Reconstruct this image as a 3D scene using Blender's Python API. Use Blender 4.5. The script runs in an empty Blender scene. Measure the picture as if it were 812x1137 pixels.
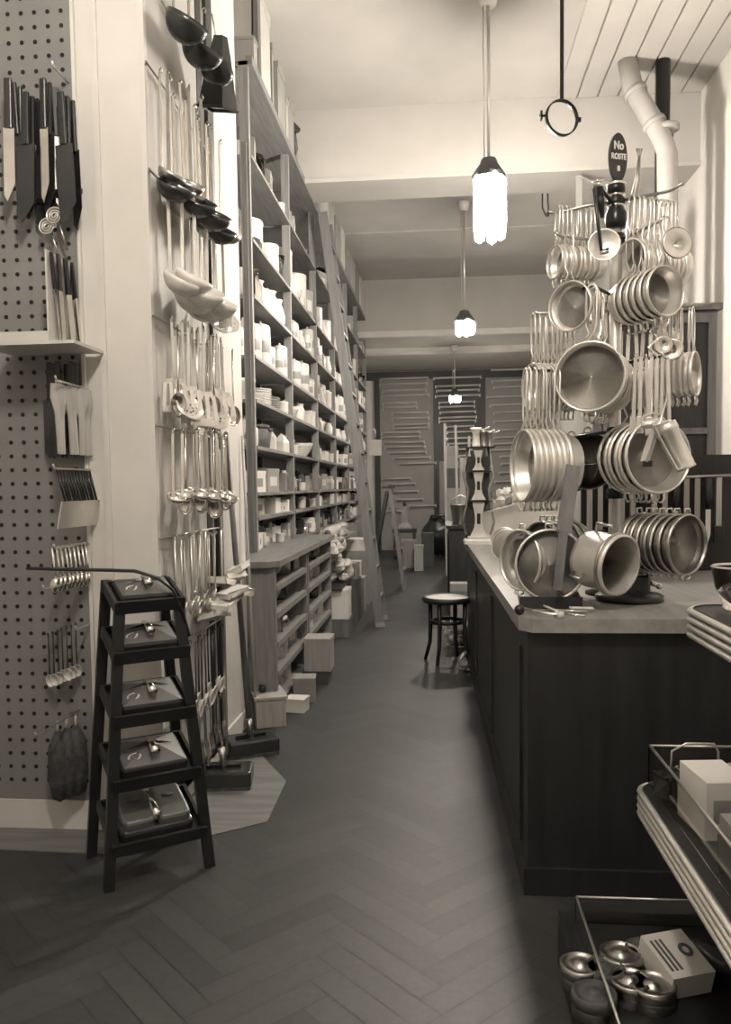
import bpy, math, random
from mathutils import Vector, Matrix
PI = math.pi
rnd = random.Random(11)
S = bpy.context.scene
COL = S.collection

# ---------------------------------------------------------------- camera
FPX, CX, CY = 900.0, 406.0, 594.0
EYE = Vector((0, 0, 1.35))
RC = (Matrix.Rotation(0.0898, 3, 'Z') @ Matrix.Rotation(PI/2 - 0.060, 3, 'X') @ Matrix.Rotation(-0.013, 3, 'Z'))
cam_data = bpy.data.cameras.new('camera')
cam = bpy.data.objects.new('camera', cam_data)
COL.objects.link(cam)
cam_data.sensor_fit = 'VERTICAL'
cam_data.sensor_height = 36.0
cam_data.lens = FPX/1137*36.0
cam_data.shift_y = (CY - 568.5)/1137
cam_data.clip_start = 0.05
cam.matrix_world = Matrix.Translation(EYE) @ RC.to_4x4()
S.camera = cam

# ---------------------------------------------------------------- world, exposure
W = bpy.data.worlds.new('world'); S.world = W
W.use_nodes = True
W.node_tree.nodes['Background'].inputs[0].default_value = (1, .94, .82, 1)
W.node_tree.nodes['Background'].inputs[1].default_value = 0.05
S.view_settings.view_transform = 'Standard'
S.view_settings.look = 'None'
S.view_settings.exposure = 0.85
S.view_settings.gamma = 1.0
S.view_settings.use_curve_mapping = False
S.cycles.use_denoising = True
S.cycles.max_bounces = 6
LAMP_POWER = 160.0
FRONT_LAMP_POWER = 112.0

# ---------------------------------------------------------------- helpers
def ray(px, py):
    return RC @ Vector(((px-CX)/FPX, -(py-CY)/FPX, -1.0))
def at_y(px, py, Y):
    d = ray(px, py); return EYE + d*(Y/d.y)
def at_x(px, py, X):
    d = ray(px, py); return EYE + d*(X/d.x)
def at_z(px, py, Z):
    d = ray(px, py); return EYE + d*((Z-EYE.z)/d.z)

def V(*a): return Vector(a)
def frame(n, up=(0, 0, 1)):
    """matrix whose local z is n and local y is as close to up as it can be"""
    z = Vector(n).normalized(); u = Vector(up)
    y = (u - z*u.dot(z)).normalized(); x = y.cross(z)
    return Matrix((x, y, z)).transposed()
def basis(loc, rot3=None, s=1.0):
    m = (rot3 if rot3 is not None else Matrix.Identity(3)).to_4x4()
    m = Matrix.Translation(Vector(loc)) @ m
    if s != 1.0: m = m @ Matrix.Diagonal((s, s, s, 1))
    return m
def rz(a): return Matrix.Rotation(a, 3, 'Z')
def rx(a): return Matrix.Rotation(a, 3, 'X')
def ry(a): return Matrix.Rotation(a, 3, 'Y')

class MB:
    def __init__(self):
        self.v = []; self.f = []; self.s = []; self.tone = None
    def add(self, verts, faces, smooth=False, M=None):
        o = len(self.v)
        for p in verts:
            p = Vector(p)
            self.v.append(M @ p if M is not None else p)
        for f in faces:
            self.f.append([i+o for i in f]); self.s.append(smooth)
        return self
    def box(self, c, s, R=None, M=None):
        hx, hy, hz = s[0]/2, s[1]/2, s[2]/2
        vs = []
        for x, y, z in ((-1,-1,-1),(1,-1,-1),(1,1,-1),(-1,1,-1),(-1,-1,1),(1,-1,1),(1,1,1),(-1,1,1)):
            p = Vector((x*hx, y*hy, z*hz))
            if R is not None: p = R @ p
            vs.append(p + Vector(c))
        return self.add(vs, [(0,3,2,1),(4,5,6,7),(0,1,5,4),(1,2,6,5),(2,3,7,6),(3,0,4,7)], False, M)
    def b2(self, a, b):
        a = Vector(a); b = Vector(b)
        return self.box((a+b)/2, (abs(b.x-a.x), abs(b.y-a.y), abs(b.z-a.z)))
    def bev(self, c, s, r, R=None, M=None):
        """box with rounded vertical edges and a chamfered top"""
        hx, hy = s[0]/2, s[1]/2
        def ring(ins, z):
            out = []
            for (sx, sy, a0) in ((1,1,0),(-1,1,PI/2),(-1,-1,PI),(1,-1,1.5*PI)):
                for k in range(4):
                    a = a0 + k*PI/6
                    out.append(Vector((sx*(hx-r) + (r-ins)*math.cos(a), sy*(hy-r) + (r-ins)*math.sin(a), z)))
            return out
        q = min(r*.6, s[2]*.3)
        rings = [ring(0, -s[2]/2), ring(0, s[2]/2-q), ring(q*.35, s[2]/2-q*.3), ring(q, s[2]/2)]
        vs = [p for g in rings for p in g]
        if R is not None: vs = [R @ p for p in vs]
        vs = [p + Vector(c) for p in vs]
        fs = []
        for g in range(3):
            for k in range(16):
                fs.append((g*16+k, g*16+(k+1) % 16, g*16+16+(k+1) % 16, g*16+16+k))
        fs.append(tuple(range(48, 64))); fs.append(tuple(reversed(range(16))))
        return self.add(vs, fs, False, M)
    def beam(self, p, q, w, h, up=(0,0,1)):
        p = Vector(p); q = Vector(q); d = q-p
        z = d.normalized(); u = Vector(up)
        if abs(z.dot(u)) > .98: u = Vector((0,1,0))
        x = u.cross(z).normalized(); y = z.cross(x)
        R = Matrix((x, y, z)).transposed()
        return self.box((p+q)/2, (w, h, d.length), R)
    def lathe(self, prof, n=20, M=None, smooth=True):
        vs = []; fs = []
        k = len(prof)
        for i in range(n):
            a = 2*PI*i/n
            for r, z in prof: vs.append((r*math.cos(a), r*math.sin(a), z))
        for i in range(n):
            j = (i+1) % n
            for t in range(k-1):
                fs.append((i*k+t, j*k+t, j*k+t+1, i*k+t+1))
        if tuple(prof[0]) == tuple(prof[-1]): return self.add(vs, fs, smooth, M)
        if prof[0][0] > 1e-5: fs.append(tuple(i*k for i in reversed(range(n))))
        if prof[-1][0] > 1e-5: fs.append(tuple(i*k+k-1 for i in range(n)))
        return self.add(vs, fs, smooth, M)
    def shell(self, prof, n=20, M=None):
        """lathe without end caps (open vessel walls)"""
        vs = []; fs = []; k = len(prof)
        for i in range(n):
            a = 2*PI*i/n
            for r, z in prof: vs.append((r*math.cos(a), r*math.sin(a), z))
        for i in range(n):
            j = (i+1) % n
            for t in range(k-1): fs.append((i*k+t, j*k+t, j*k+t+1, i*k+t+1))
        return self.add(vs, fs, True, M)
    def tube(self, pts, r, n=6, closed=False, M=None):
        pts = [Vector(p) for p in pts]; m = len(pts)
        rs = r if isinstance(r, (list, tuple)) else [r]*m
        vs = []; fs = []
        prev = None
        for i, p in enumerate(pts):
            if closed: t = pts[(i+1) % m] - pts[i-1]
            else: t = pts[min(i+1, m-1)] - pts[max(i-1, 0)]
            t = t.normalized()
            if prev is None:
                u = Vector((0,0,1)) if abs(t.z) < .9 else Vector((1,0,0))
                x = u.cross(t).normalized()
            else:
                x = (prev - t*prev.dot(t))
                x = x.normalized() if x.length > 1e-6 else prev
            prev = x; y = t.cross(x)
            for k in range(n):
                a = 2*PI*k/n
                vs.append(p + (x*math.cos(a) + y*math.sin(a))*rs[i])
        e = m if closed else m-1
        for i in range(e):
            j = (i+1) % m
            for k in range(n):
                l = (k+1) % n
                fs.append((i*n+k, i*n+l, j*n+l, j*n+k))
        if not closed:
            fs.append(tuple(reversed(range(n)))); fs.append(tuple(range((m-1)*n, m*n)))
        return self.add(vs, fs, True, M)
    def prism(self, poly, z0, z1, M=None):
        n = len(poly)
        vs = [(x, y, z0) for x, y in poly] + [(x, y, z1) for x, y in poly]
        fs = [tuple(reversed(range(n))), tuple(range(n, 2*n))]
        fs += [(i, (i+1) % n, n+(i+1) % n, n+i) for i in range(n)]
        return self.add(vs, fs, False, M)
    def ball(self, c, r, n=10, M=None):
        rr = r if isinstance(r, (list, tuple)) else (r, r, r)
        prof = [(math.sin(PI*i/n), -math.cos(PI*i/n)) for i in range(n+1)]
        prof[0] = (0, -1); prof[-1] = (0, 1)
        T = Matrix.Translation(Vector(c)) @ Matrix.Diagonal((rr[0], rr[1], rr[2], 1))
        return self.lathe(prof, max(8, n+2), (M @ T) if M is not None else T)
    def build(self, name, mat, parent=None, world=False, origin=None, second=None, split=0):
        me = bpy.data.meshes.new(name)
        off = Vector((0,0,0))
        if parent is not None and world:
            p = parent; 
            while p is not None:
                off += p.location; p = p.parent
        if parent is None and origin is None and self.v:
            xs = [p.x for p in self.v]; ys = [p.y for p in self.v]; zs = [p.z for p in self.v]
            off = Vector(((min(xs)+max(xs))/2, (min(ys)+max(ys))/2, min(zs)))
        if origin is not None: off = Vector(origin)
        me.from_pydata([tuple(p-off) for p in self.v], [], self.f)
        me.polygons.foreach_set('use_smooth', self.s)
        if self.tone is not None:
            at = me.attributes.new('tone', 'FLOAT', 'FACE')
            at.data.foreach_set('value', self.tone)
        import bmesh
        bm = bmesh.new(); bm.from_mesh(me)
        bmesh.ops.recalc_face_normals(bm, faces=bm.faces)
        bm.to_mesh(me); bm.free()
        if mat is not None: me.materials.append(mat)
        if second is not None:
            me.materials.append(second)
            for i in range(split, len(me.polygons)): me.polygons[i].material_index = 1
        me.update()
        o = bpy.data.objects.new(name, me); COL.objects.link(o)
        if parent is not None: o.parent = parent
        else: o.location = off
        return o

def tag(o, label=None, cat=None, group=None, kind=None):
    if label: o['label'] = label
    if cat: o['category'] = cat
    if group: o['group'] = group
    if kind: o['kind'] = kind
    return o
def struct(o): o['kind'] = 'structure'; return o
def empty(name, loc=(0,0,0)):
    o = bpy.data.objects.new(name, None); COL.objects.link(o); o.location = loc
    o.empty_display_size = .05
    return o
def thing(name, label, cat, loc=(0,0,0), group=None):
    return tag(empty(name, loc), label, cat, group)
CH = {}
def copy_tree(o, parent=None):
    c = o.copy(); COL.objects.link(c)
    if parent is not None: c.parent = parent
    for ch in list(o.children): copy_tree(ch, c)
    return c
class Proto:
    """first use hands out the source itself, then copies with all their parts"""
    def __init__(self, make): self.make = make; self.src = None
    def put(self, M, label, cat, group=None):
        if self.src is None:
            self.src = self.make(); o = self.src
        else: o = copy_tree(self.src)
        o.matrix_basis = M
        for k in ('label', 'category', 'group'):
            if k in o: del o[k]
        return tag(o, label, cat, group)
NTH = ('first second third fourth fifth sixth seventh eighth ninth tenth eleventh twelfth thirteenth fourteenth fifteenth '
       'sixteenth seventeenth eighteenth nineteenth twentieth').split() + ['twenty-'+w for w in 'first second third fourth fifth sixth seventh eighth ninth'.split()]

# ---------------------------------------------------------------- materials (a sepia print: everything is a warm grey)
def tint(v, w=1.0):
    w = w*min(1.0, -1.7 + 2.7*min(1.0, v/.35)**.5)
    return (v, v*(1-.035*w), v*(1-.085*w), 1)
MATS = {}
def mat(name, v, rough=.5, metal=0.0, noise=0.0, scale=8.0, trans=0.0, stretch=None, bump=0.0, v2=None, coat=0.0):
    m = bpy.data.materials.new(name); m.use_nodes = True
    nt = m.node_tree; b = nt.nodes['Principled BSDF']
    b.inputs['Base Color'].default_value = tint(v)
    b.inputs['Roughness'].default_value = rough
    b.inputs['Metallic'].default_value = metal
    b.inputs['Transmission Weight'].default_value = trans
    if coat: b.inputs['Coat Weight'].default_value = coat; b.inputs['Coat Roughness'].default_value = .2
    if noise or bump:
        tc = nt.nodes.new('ShaderNodeTexCoord'); mp = nt.nodes.new('ShaderNodeMapping')
        nz = nt.nodes.new('ShaderNodeTexNoise')
        nz.inputs['Scale'].default_value = scale; nz.inputs['Detail'].default_value = 5
        if stretch: mp.inputs['Scale'].default_value = stretch
        nt.links.new(tc.outputs['Object'], mp.inputs[0]); nt.links.new(mp.outputs[0], nz.inputs['Vector'])
        if noise:
            rp = nt.nodes.new('ShaderNodeValToRGB')
            rp.color_ramp.elements[0].position = .3; rp.color_ramp.elements[1].position = .7
            rp.color_ramp.elements[0].color = tint(max(0, v*(1-noise))); rp.color_ramp.elements[1].color = tint(min(1, v2 if v2 else v*(1+noise)))
            nt.links.new(nz.outputs[0], rp.inputs[0]); nt.links.new(rp.outputs[0], b.inputs['Base Color'])
        if bump:
            bp = nt.nodes.new('ShaderNodeBump'); bp.inputs['Strength'].default_value = bump; bp.inputs['Distance'].default_value = .01
            nt.links.new(nz.outputs[0], bp.inputs['Height']); nt.links.new(bp.outputs[0], b.inputs['Normal'])
    MATS[name] = m
    return m
plaster   = mat('cream_plaster', .60, .85, noise=.07, scale=3, bump=.12)
plaster_c = mat('ceiling_plaster', .46, .9, noise=.06, scale=2.0, bump=.1)
beam_m    = mat('beam_paint', .42, .8, noise=.06, scale=2)
wood_sh   = mat('shelf_wood', .17, .55, noise=.22, scale=5, stretch=(8, .7, 8))
wood_up   = mat('upright_wood', .20, .55, noise=.2, scale=5, stretch=(8, 8, .7))
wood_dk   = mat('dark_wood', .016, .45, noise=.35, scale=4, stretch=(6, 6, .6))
wood_ct   = mat('counter_top_wood', .25, .42, noise=.2, scale=4, stretch=(6, .6, 6))
wood_lt   = mat('pale_wood', .36, .5, noise=.15, scale=6, stretch=(7, 7, .6))
pipe_m    = mat('pipe_paint', .32, .6, noise=.1, scale=6)
board_m   = mat('board_paint', .42, .7, noise=.06, scale=4)
lid_m     = mat('grey_lacquer', .15, .35, metal=.3, noise=.12, scale=12)
wood_mid  = mat('brown_wood', .12, .5, noise=.25, scale=6, stretch=(7, 7, .6))
black_p   = mat('black_paint', .014, .35, noise=.2, scale=9)
black_m   = mat('black_metal', .025, .3, metal=.6, noise=.2, scale=9)
steel     = mat('bright_steel', .72, .24, metal=1, noise=.1, scale=14)
steel_d   = mat('dull_steel', .40, .36, metal=1, noise=.15, scale=10)
alu       = mat('aluminium', .74, .32, metal=.7, noise=.08, scale=12)
alu_in    = mat('spun_aluminium', .46, .45, metal=.6, noise=.1, scale=20)
tin       = mat('tinned_wire', .66, .3, metal=.75)
iron_dk   = mat('dark_enamel', .05, .25, metal=.5, noise=.2, scale=8)
white_e   = mat('white_enamel', .68, .25, noise=.05, scale=8)
white_c   = mat('white_china', .56, .22, noise=.05, scale=6)
cream_c   = mat('cream_china', .52, .3, noise=.07, scale=6)
grey_c    = mat('grey_stoneware', .24, .4, noise=.12, scale=8)
dark_c    = mat('dark_glaze', .06, .2, noise=.2, scale=8)
paper     = mat('white_paper', .62, .8, noise=.05, scale=6)
card      = mat('grey_card', .26, .8, noise=.1, scale=7)
card_dk   = mat('dark_card', .07, .75, noise=.15, scale=7)
pegb      = mat('pegboard_paint', .19, .7, noise=.08, scale=4)
hole_m    = mat('dark_hole', .01, .9)
glass     = mat('clear_glass', .95, .05, trans=1.0)
glass.node_tree.nodes['Principled BSDF'].inputs['IOR'].default_value = 1.3
cloth     = mat('pale_cloth', .5, .9, noise=.12, scale=20, bump=.4)
wicker    = mat('dark_wicker', .05, .7, noise=.5, scale=40, bump=.6)
cane      = mat('cane_seat', .62, .5, noise=.15, scale=60)
trim_dk   = mat('dark_trim', .014, .5, noise=.2, scale=6)
wall_pan  = mat('grey_panel', .26, .7, noise=.08, scale=3)
lino      = mat('pale_floor_board', .15, .6, noise=.25, scale=4, stretch=(.6, 6, 6))
grey_rail = mat('grey_rail', .5, .4, metal=.2)
ladder_m  = mat('ladder_wood', .15, .55, noise=.2, scale=5, stretch=(8, 8, .7))
rod_m     = mat('rail_metal', .6, .4, metal=.2)

def mesh_gauze():
    m = mat('wire_gauze', .6, .4, metal=.7)
    nt = m.node_tree; b = nt.nodes['Principled BSDF']
    tc = nt.nodes.new('ShaderNodeTexCoord')
    ck = nt.nodes.new('ShaderNodeTexChecker'); ck.inputs['Scale'].default_value = 260
    ck.inputs['Color1'].default_value = tint(.62); ck.inputs['Color2'].default_value = tint(.26)
    nt.links.new(tc.outputs['Object'], ck.inputs['Vector']); nt.links.new(ck.outputs[0], b.inputs['Base Color'])
    nz = nt.nodes.new('ShaderNodeTexNoise'); nz.inputs['Scale'].default_value = 14
    bp = nt.nodes.new('ShaderNodeBump'); bp.inputs['Strength'].default_value = .25; bp.inputs['Distance'].default_value = .01
    nt.links.new(tc.outputs['Object'], nz.inputs['Vector']); nt.links.new(nz.outputs[0], bp.inputs['Height']); nt.links.new(bp.outputs[0], b.inputs['Normal'])
    return m
gauze = mesh_gauze()
def open_gauze():
    m = mesh_gauze(); m.name = 'open_wire_gauze'
    nt = m.node_tree; b = nt.nodes['Principled BSDF']; b.inputs['Alpha'].default_value = .72
    b.inputs['Metallic'].default_value = .3
    return m
gauze_o = open_gauze()
def emit(name, st, col=(1, .91, .79, 1)):
    m = bpy.data.materials.new(name); m.use_nodes = True
    b = m.node_tree.nodes['Principled BSDF']
    b.inputs['Base Color'].default_value = (.9, .88, .8, 1)
    b.inputs['Emission Color'].default_value = col; b.inputs['Emission Strength'].default_value = st
    return m
lamp_m = emit('lamp_glow', LAMP_POWER)
lamp_f = emit('front_lamp_glow', FRONT_LAMP_POWER)

def parquet_mat():
    m = bpy.data.materials.new('herringbone_parquet'); m.use_nodes = True
    nt = m.node_tree; b = nt.nodes['Principled BSDF']
    at = nt.nodes.new('ShaderNodeAttribute'); at.attribute_name = 'tone'
    tc = nt.nodes.new('ShaderNodeTexCoord')
    nz = nt.nodes.new('ShaderNodeTexNoise'); nz.inputs['Scale'].default_value = 1.3; nz.inputs['Detail'].default_value = 6
    n2 = nt.nodes.new('ShaderNodeTexNoise'); n2.inputs['Scale'].default_value = 45; n2.inputs['Detail'].default_value = 3
    nt.links.new(tc.outputs['Object'], nz.inputs['Vector']); nt.links.new(tc.outputs['Object'], n2.inputs['Vector'])
    a1 = nt.nodes.new('ShaderNodeMath'); a1.operation = 'MULTIPLY_ADD'; a1.inputs[1].default_value = .7
    nt.links.new(nz.outputs[0], a1.inputs[0]); nt.links.new(at.outputs['Fac'], a1.inputs[2])
    a2 = nt.nodes.new('ShaderNodeMath'); a2.operation = 'MULTIPLY_ADD'; a2.inputs[1].default_value = .35
    nt.links.new(n2.outputs[0], a2.inputs[0]); nt.links.new(a1.outputs[0], a2.inputs[2])
    rp = nt.nodes.new('ShaderNodeValToRGB')
    rp.color_ramp.elements[0].position = .3; rp.color_ramp.elements[0].color = tint(.015)
    rp.color_ramp.elements[1].position = 1.35 if False else 1.0; rp.color_ramp.elements[1].color = tint(.055)
    nt.links.new(a2.outputs[0], rp.inputs[0]); nt.links.new(rp.outputs[0], b.inputs['Base Color'])
    b.inputs['Roughness'].default_value = .5
    return m
parquet = parquet_mat()

# ================================================================ ROOM
XL, XR, Y0, YB, ZC = -1.98, 2.2, -2.6, 17.0, 4.6
YP = 3.05          # plane of the pegboard and of the pillar beside it
XP = -1.10         # plane of the utensil board
b = MB()
# parquet: herringbone laid at 45 degrees
pw, pn = .085, 5
faces = []; tones = []
c45 = math.cos(PI/4)
x0, x1, y0, y1 = -1.95, 2.15, 0.3, 16.9
R = 14.0/pw
def plank(ax, ay, w, h):
    q = [(ax, ay), (ax+w, ay), (ax+w, ay+h), (ax, ay+h)]
    g = .012
    q = [(ax+g, ay+g), (ax+w-g, ay+g), (ax+w-g, ay+h-g), (ax+g, ay+h-g)]
    out = []
    for u, v in q:
        u *= pw; v *= pw
        out.append((c45*(u-v), c45*(u+v) + 2.0, 0.0))
    return out
fl_v = []; fl_f = []
for i in range(-40, 240):
    for j in range(-40, 240):
        s = (i-j) % (2*pn)
        if s == 0: q = plank(i, j, pn, 1)
        elif s == 2*pn-1: q = plank(i, j, 1, pn)
        else: continue
        mx = sum(p[0] for p in q)/4; my = sum(p[1] for p in q)/4
        if mx < x0 or mx > x1 or my < y0 or my > y1: continue
        b.add(q, [(0, 1, 2, 3)])
        tones.append(rnd.random()*.22)
b.add([(XL, Y0, -.004), (XR, Y0, -.004), (XR, YB, -.004), (XL, YB, -.004)], [(0, 1, 2, 3)]); tones.append(-.6)
b.add([(XL, Y0, -.1), (XR, Y0, -.1), (XR, YB, -.1), (XL, YB, -.1)], [(3, 2, 1, 0)]); tones.append(-.6)
b.tone = tones
struct(b.build('floor', parquet, origin=(0, 0, 0)))

struct(MB().b2((XL-.2, Y0-.2, ZC), (XR+.2, YB+.2, ZC+.15)).build('ceiling', plaster_c))
struct(MB().b2((XL-.15, Y0, 0), (XL, YP, ZC)).build('wall_left_front', plaster))
# wall stub that carries pegboard, pillar face and utensil board
struct(MB().b2((XL-.15, YP, 0), (XP, 4.54, ZC)).build('wall_left', plaster))
struct(MB().b2((-1.75, 4.54, 0), (-1.60, YB, ZC)).build('wall_left_back', plaster))
struct(MB().b2((XR, Y0, 0), (XR+.15, YB, ZC)).build('wall_right', plaster))
struct(MB().b2((XL-.15, YB, 0), (XR+.15, YB+.15, ZC)).build('wall_back', plaster))
struct(MB().b2((XL-.15, Y0-.15, 0), (XR+.15, Y0, ZC)).build('wall_front', plaster))
# beams and soffit
bb = MB().b2((-1.6, 7.15, 3.98), (XR, 7.62, ZC))
struct(bb.build('ceiling_beam', beam_m))
struct(MB().b2((-1.6, 7.13, 3.98), (XR, 7.15, 4.02)).build('trim_1', beam_m))
sf = MB().b2((-1.6, 13.0, 3.73), (XR, YB, ZC))
struct(sf.build('ceiling_soffit', beam_m))
struct(MB().b2((-1.6, 12.95, 3.70), (XR, 13.02, 3.79)).b2((-1.6, 14.2, 3.66), (XR, 14.5, 3.731)).build('trim_2', plaster))
struct(MB().b2((-1.6, 10.55, 4.575), (XR, 10.68, 4.601)).build('trim_3', plaster_c))
# boarded strip of ceiling at right
m = MB()
for k in range(7): m.b2((1.02+k*.17, 2.0, 4.575), (1.175+k*.17, 7.14, 4.601))
struct(m.build('ceiling_boards', plaster_c))
# groove and arris on pillar
struct(MB().b2((-1.285, YP-.012, .12), (-1.262, YP+.001, ZC)).build('trim_4', plaster))
# plinth below pegboard / pillar and floor board at their foot
struct(MB().b2((XL, YP-.02, 0), (XP+.012, YP+.002, .12)).b2((XP-.002, YP, 0), (XP+.012, 4.54, .10)).build('baseboard_left', plaster))
fp = MB()
q0 = at_z(150, 947, 0); q1 = at_z(297, 913, 0); q2 = at_z(318, 868, 0)
fp.prism([(XL+.01, YP-.02), (XL+.01, q0.y), (q0.x, q0.y-.02), (q1.x, q1.y), (q2.x, q2.y), (XP+.012, 4.3), (XP+.012, YP-.02)], 0, .004)
struct(fp.build('floor_strip', lino))

# back wall: dark rail, posts, grey panels, dark centre panel
YW = YB - .02
def bw(x0, y0, x1, y1, Y): a = at_y(x0, y0, Y); c = at_y(x1, y1, Y); return a, c
def wallrect(px0, py0, px1, py1, Y, t):
    a, c = bw(px0, py0, px1, py1, Y)
    return MB().b2((a.x, Y-t, c.z), (c.x, Y, a.z))
zr = at_y(500, 412, YW).z
struct(MB().b2((-1.6, YW-.10, zr-.16), (XR, YW+.02, zr)).build('trim_5', trim_dk))
for k, px in enumerate((419, 484.5, 536)):
    x = at_y(px, 450, YW).x
    struct(MB().b2((x-.055, YW-.08, 0), (x+.055, YW+.02, zr-.16)).build('trim_%d' % (6+k), trim_dk))
xa, xb_, xc_ = [at_y(p, 450, YW).x for p in (419, 484.5, 536)]
struct(MB().b2((xa, YW-.03, 0), (xb_, YW+.02, zr-.1)).build('wall_panel_left', wall_pan))
zmid = at_y(505, 512, YW).z
struct(MB().b2((xb_, YW-.03, zmid), (xc_, YW+.02, zr-.1)).build('wall_panel_middle', trim_dk))
struct(MB().b2((xb_, YW-.03, 0), (xc_, YW+.02, zmid)).build('wall_panel_low', wall_pan))
struct(MB().b2((xc_, YW-.03, 0), (XR, YW+.02, zr-.1)).build('wall_panel_right', wall_pan))

# ================================================================ PENDANT LAMPS
def lamp(Y, px, ytop, ybot, ztop, width, label, at=None, glow=None):
    if at: X, zb, zt_ = at; top = V(X, Y, zt_); bot = V(X, Y, zb)
    else: top = at_y(px, ytop, Y); bot = at_y(px, ybot, Y); X = top.x
    t = thing('pendant_lamp', label, 'lamp', (X, Y, bot.z), 'ceiling pendant lamps')
    h = top.z - bot.z
    MB().tube([(0,0,h), (0,0,ztop-bot.z-.05)], .011, 8).build('rod', tin, t)
    MB().lathe([(.0, -.10), (.05, -.10), (.065, -.04), (.065, 0), (.0, 0)], 16, Matrix.Translation((0,0,ztop-bot.z))).build('ceiling_rose', white_e, t)
    # cap: flat-topped, with sloping skirts
    w = width/2
    MB().lathe([(.0, .03), (w*.45, .03), (w*.55, .0), (w*1.0, -.07), (w*1.0, -.10), (w*.5, -.05), (0, -.04)], 8, Matrix.Translation((0,0,h-.01)), False).build('cap', card_dk, t)
    g = MB()
    for k in range(5):
        a = 2*PI*k/5
        c = (w*.68*math.cos(a), w*.68*math.sin(a))
        g.lathe([(0, 0), (w*.27, .02), (w*.36, h*.2), (w*.36, h-.12), (w*.24, h-.09), (0, h-.085)], 10, Matrix.Translation((c[0], c[1], 0)))
    g.build('glowing_tube_cluster', glow or lamp_m, t)
    MB().tube([(-.03,0,h+.0), (-.035,0,ztop-bot.z-.04)], .004, 5).build('flex', tin, t)
    return t
lamp(5.6, 543, 180, 268, ZC, .22, 'nearest and largest pendant lamp with glaring tubes in front of the beam')
lamp(9.6, 516, 347, 373, ZC, .23, 'middle pendant lamp on a long rod between beam and soffit')
lamp(14.1, 505, 433, 447, 3.73, .2, 'smallest farthest pendant lamp glowing before the back wall rails')
lamp(.7, 0, 0, 0, ZC, .24, 'pendant lamp above the viewpoint towards the shop front', (-.15, 3.45, 4.0), lamp_f)

# ring strap
rp = at_y(624, 131, 5.0)
t = thing('ring_hanger', 'dark metal pipe ring hanging on a strap from ceiling', 'pipe ring', (rp.x, 5.0, rp.z))
Rr = .1
MB().lathe([(Rr-.004, -.014), (Rr+.004, -.014), (Rr+.004, .014), (Rr-.004, .014), (Rr-.004, -.014)], 36, (rz(.35) @ rx(PI/2)).to_4x4()).build('ring', black_m, t)
MB().b2((-.011, -.004, Rr), (.011, .004, ZC-rp.z)).build('strap', black_m, t)
k = MB()
k.tube([(-Rr*.94-.04, -.034-.014, 0), (-Rr*.94+.006, -.034, 0)], .008, 6); k.box((-Rr*.94-.03, -.044, 0), (.012, .03, .05))
k.build('clamp_bolt', black_m, t)
MB().box((Rr*.94+.008, .036, .0), (.03, .02, .022)).build('clamp_bolt', black_m, t)
# small hook under beam, bracket on beam
hp = at_y(605, 219, 7.13)
m = MB().tube([hp+V(-.02,0,.03), hp+V(-.02,-.01,-.09), hp+V(.005,-.01,-.15), hp+V(.03,-.01,-.14), hp+V(.025,-.01,-.02), hp+V(.025,0,.03)], .007, 6)
m.ball(hp+V(.02,-.01,-.15), .018, 6)
tag(m.build('beam_hook', black_m), 'small dark hook hanging from the lower edge of the ceiling beam', 'hook')
hp = at_y(643, 214, 7.1)
m = MB().beam(hp+V(0,0,.14), hp+V(0,0,-.17), .05, .012, (0,1,0)).beam(hp+V(0,0,.13), hp+V(.2,.02,.04), .04, .012)
tag(m.build('beam_bracket', card), 'pale metal strap bracket fixed to the ceiling beam above the rack', 'bracket')

# pipes at upper right
t = thing('wall_pipe', 'pale fat pipe bending out of ceiling boards then running down the wall', 'pipe', at_y(742, 430, 6.4), None)
o0 = t.location
p1 = at_y(696, 62, 6.6); p2 = at_y(703, 98, 6.5); p3 = at_y(733, 148, 6.4); p4 = at_y(741, 170, 6.4); p5 = at_y(742, 300, 6.4); p6 = at_y(744, 640, 6.4)
pts = [p1, p2, p3, p4, p5, p6]
MB().tube([p-o0 for p in pts], .075, 14).build('pipe_run', pipe_m, t)
for a in ((p2, p3, .1), (p2, p3, .8), (p5, p6, -.45), (p5, p6, .02)):
    c = a[0].lerp(a[1], a[2]); d = (a[1]-a[0]).normalized()
    MB().lathe([(.074, -.02), (.088, -.02), (.088, .02), (.074, .02)], 14, basis(c-o0, frame(d, (0, 1, 0)))).build('collar', pipe_m, t)
q = at_y(728, 112, 6.5)
t = thing('rough_pipe', 'dark corroded upright pipe behind the pale bent pipe', 'pipe', (q.x+.08, 6.6, 2.0))
MB().tube([(0, 0, 2.6), (0, 0, 0), (0, 0, -2.0)], .055, 10).build('pipe_run', wood_dk, t)
MB().lathe([(.05, -.06), (.085, -.05), (.085, .05), (.05, .06)], 10, Matrix.Translation((0, 0, 2.05))).build('collar', black_m, t)
t = thing('grey_pipe', 'slim grey upright pipe beside the dark corroded one', 'pipe', (q.x-.13, 6.75, 2.0))
MB().tube([(0, 0, 1.55), (0, 0, 0), (0, 0, -2.0)], .06, 10).build('pipe_run', grey_c, t)
MB().lathe([(.05, -.03), (.08, -.03), (.08, .03), (.05, .03)], 10, Matrix.Translation((0, 0, 1.45))).build('collar', pipe_m, t)

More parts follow.
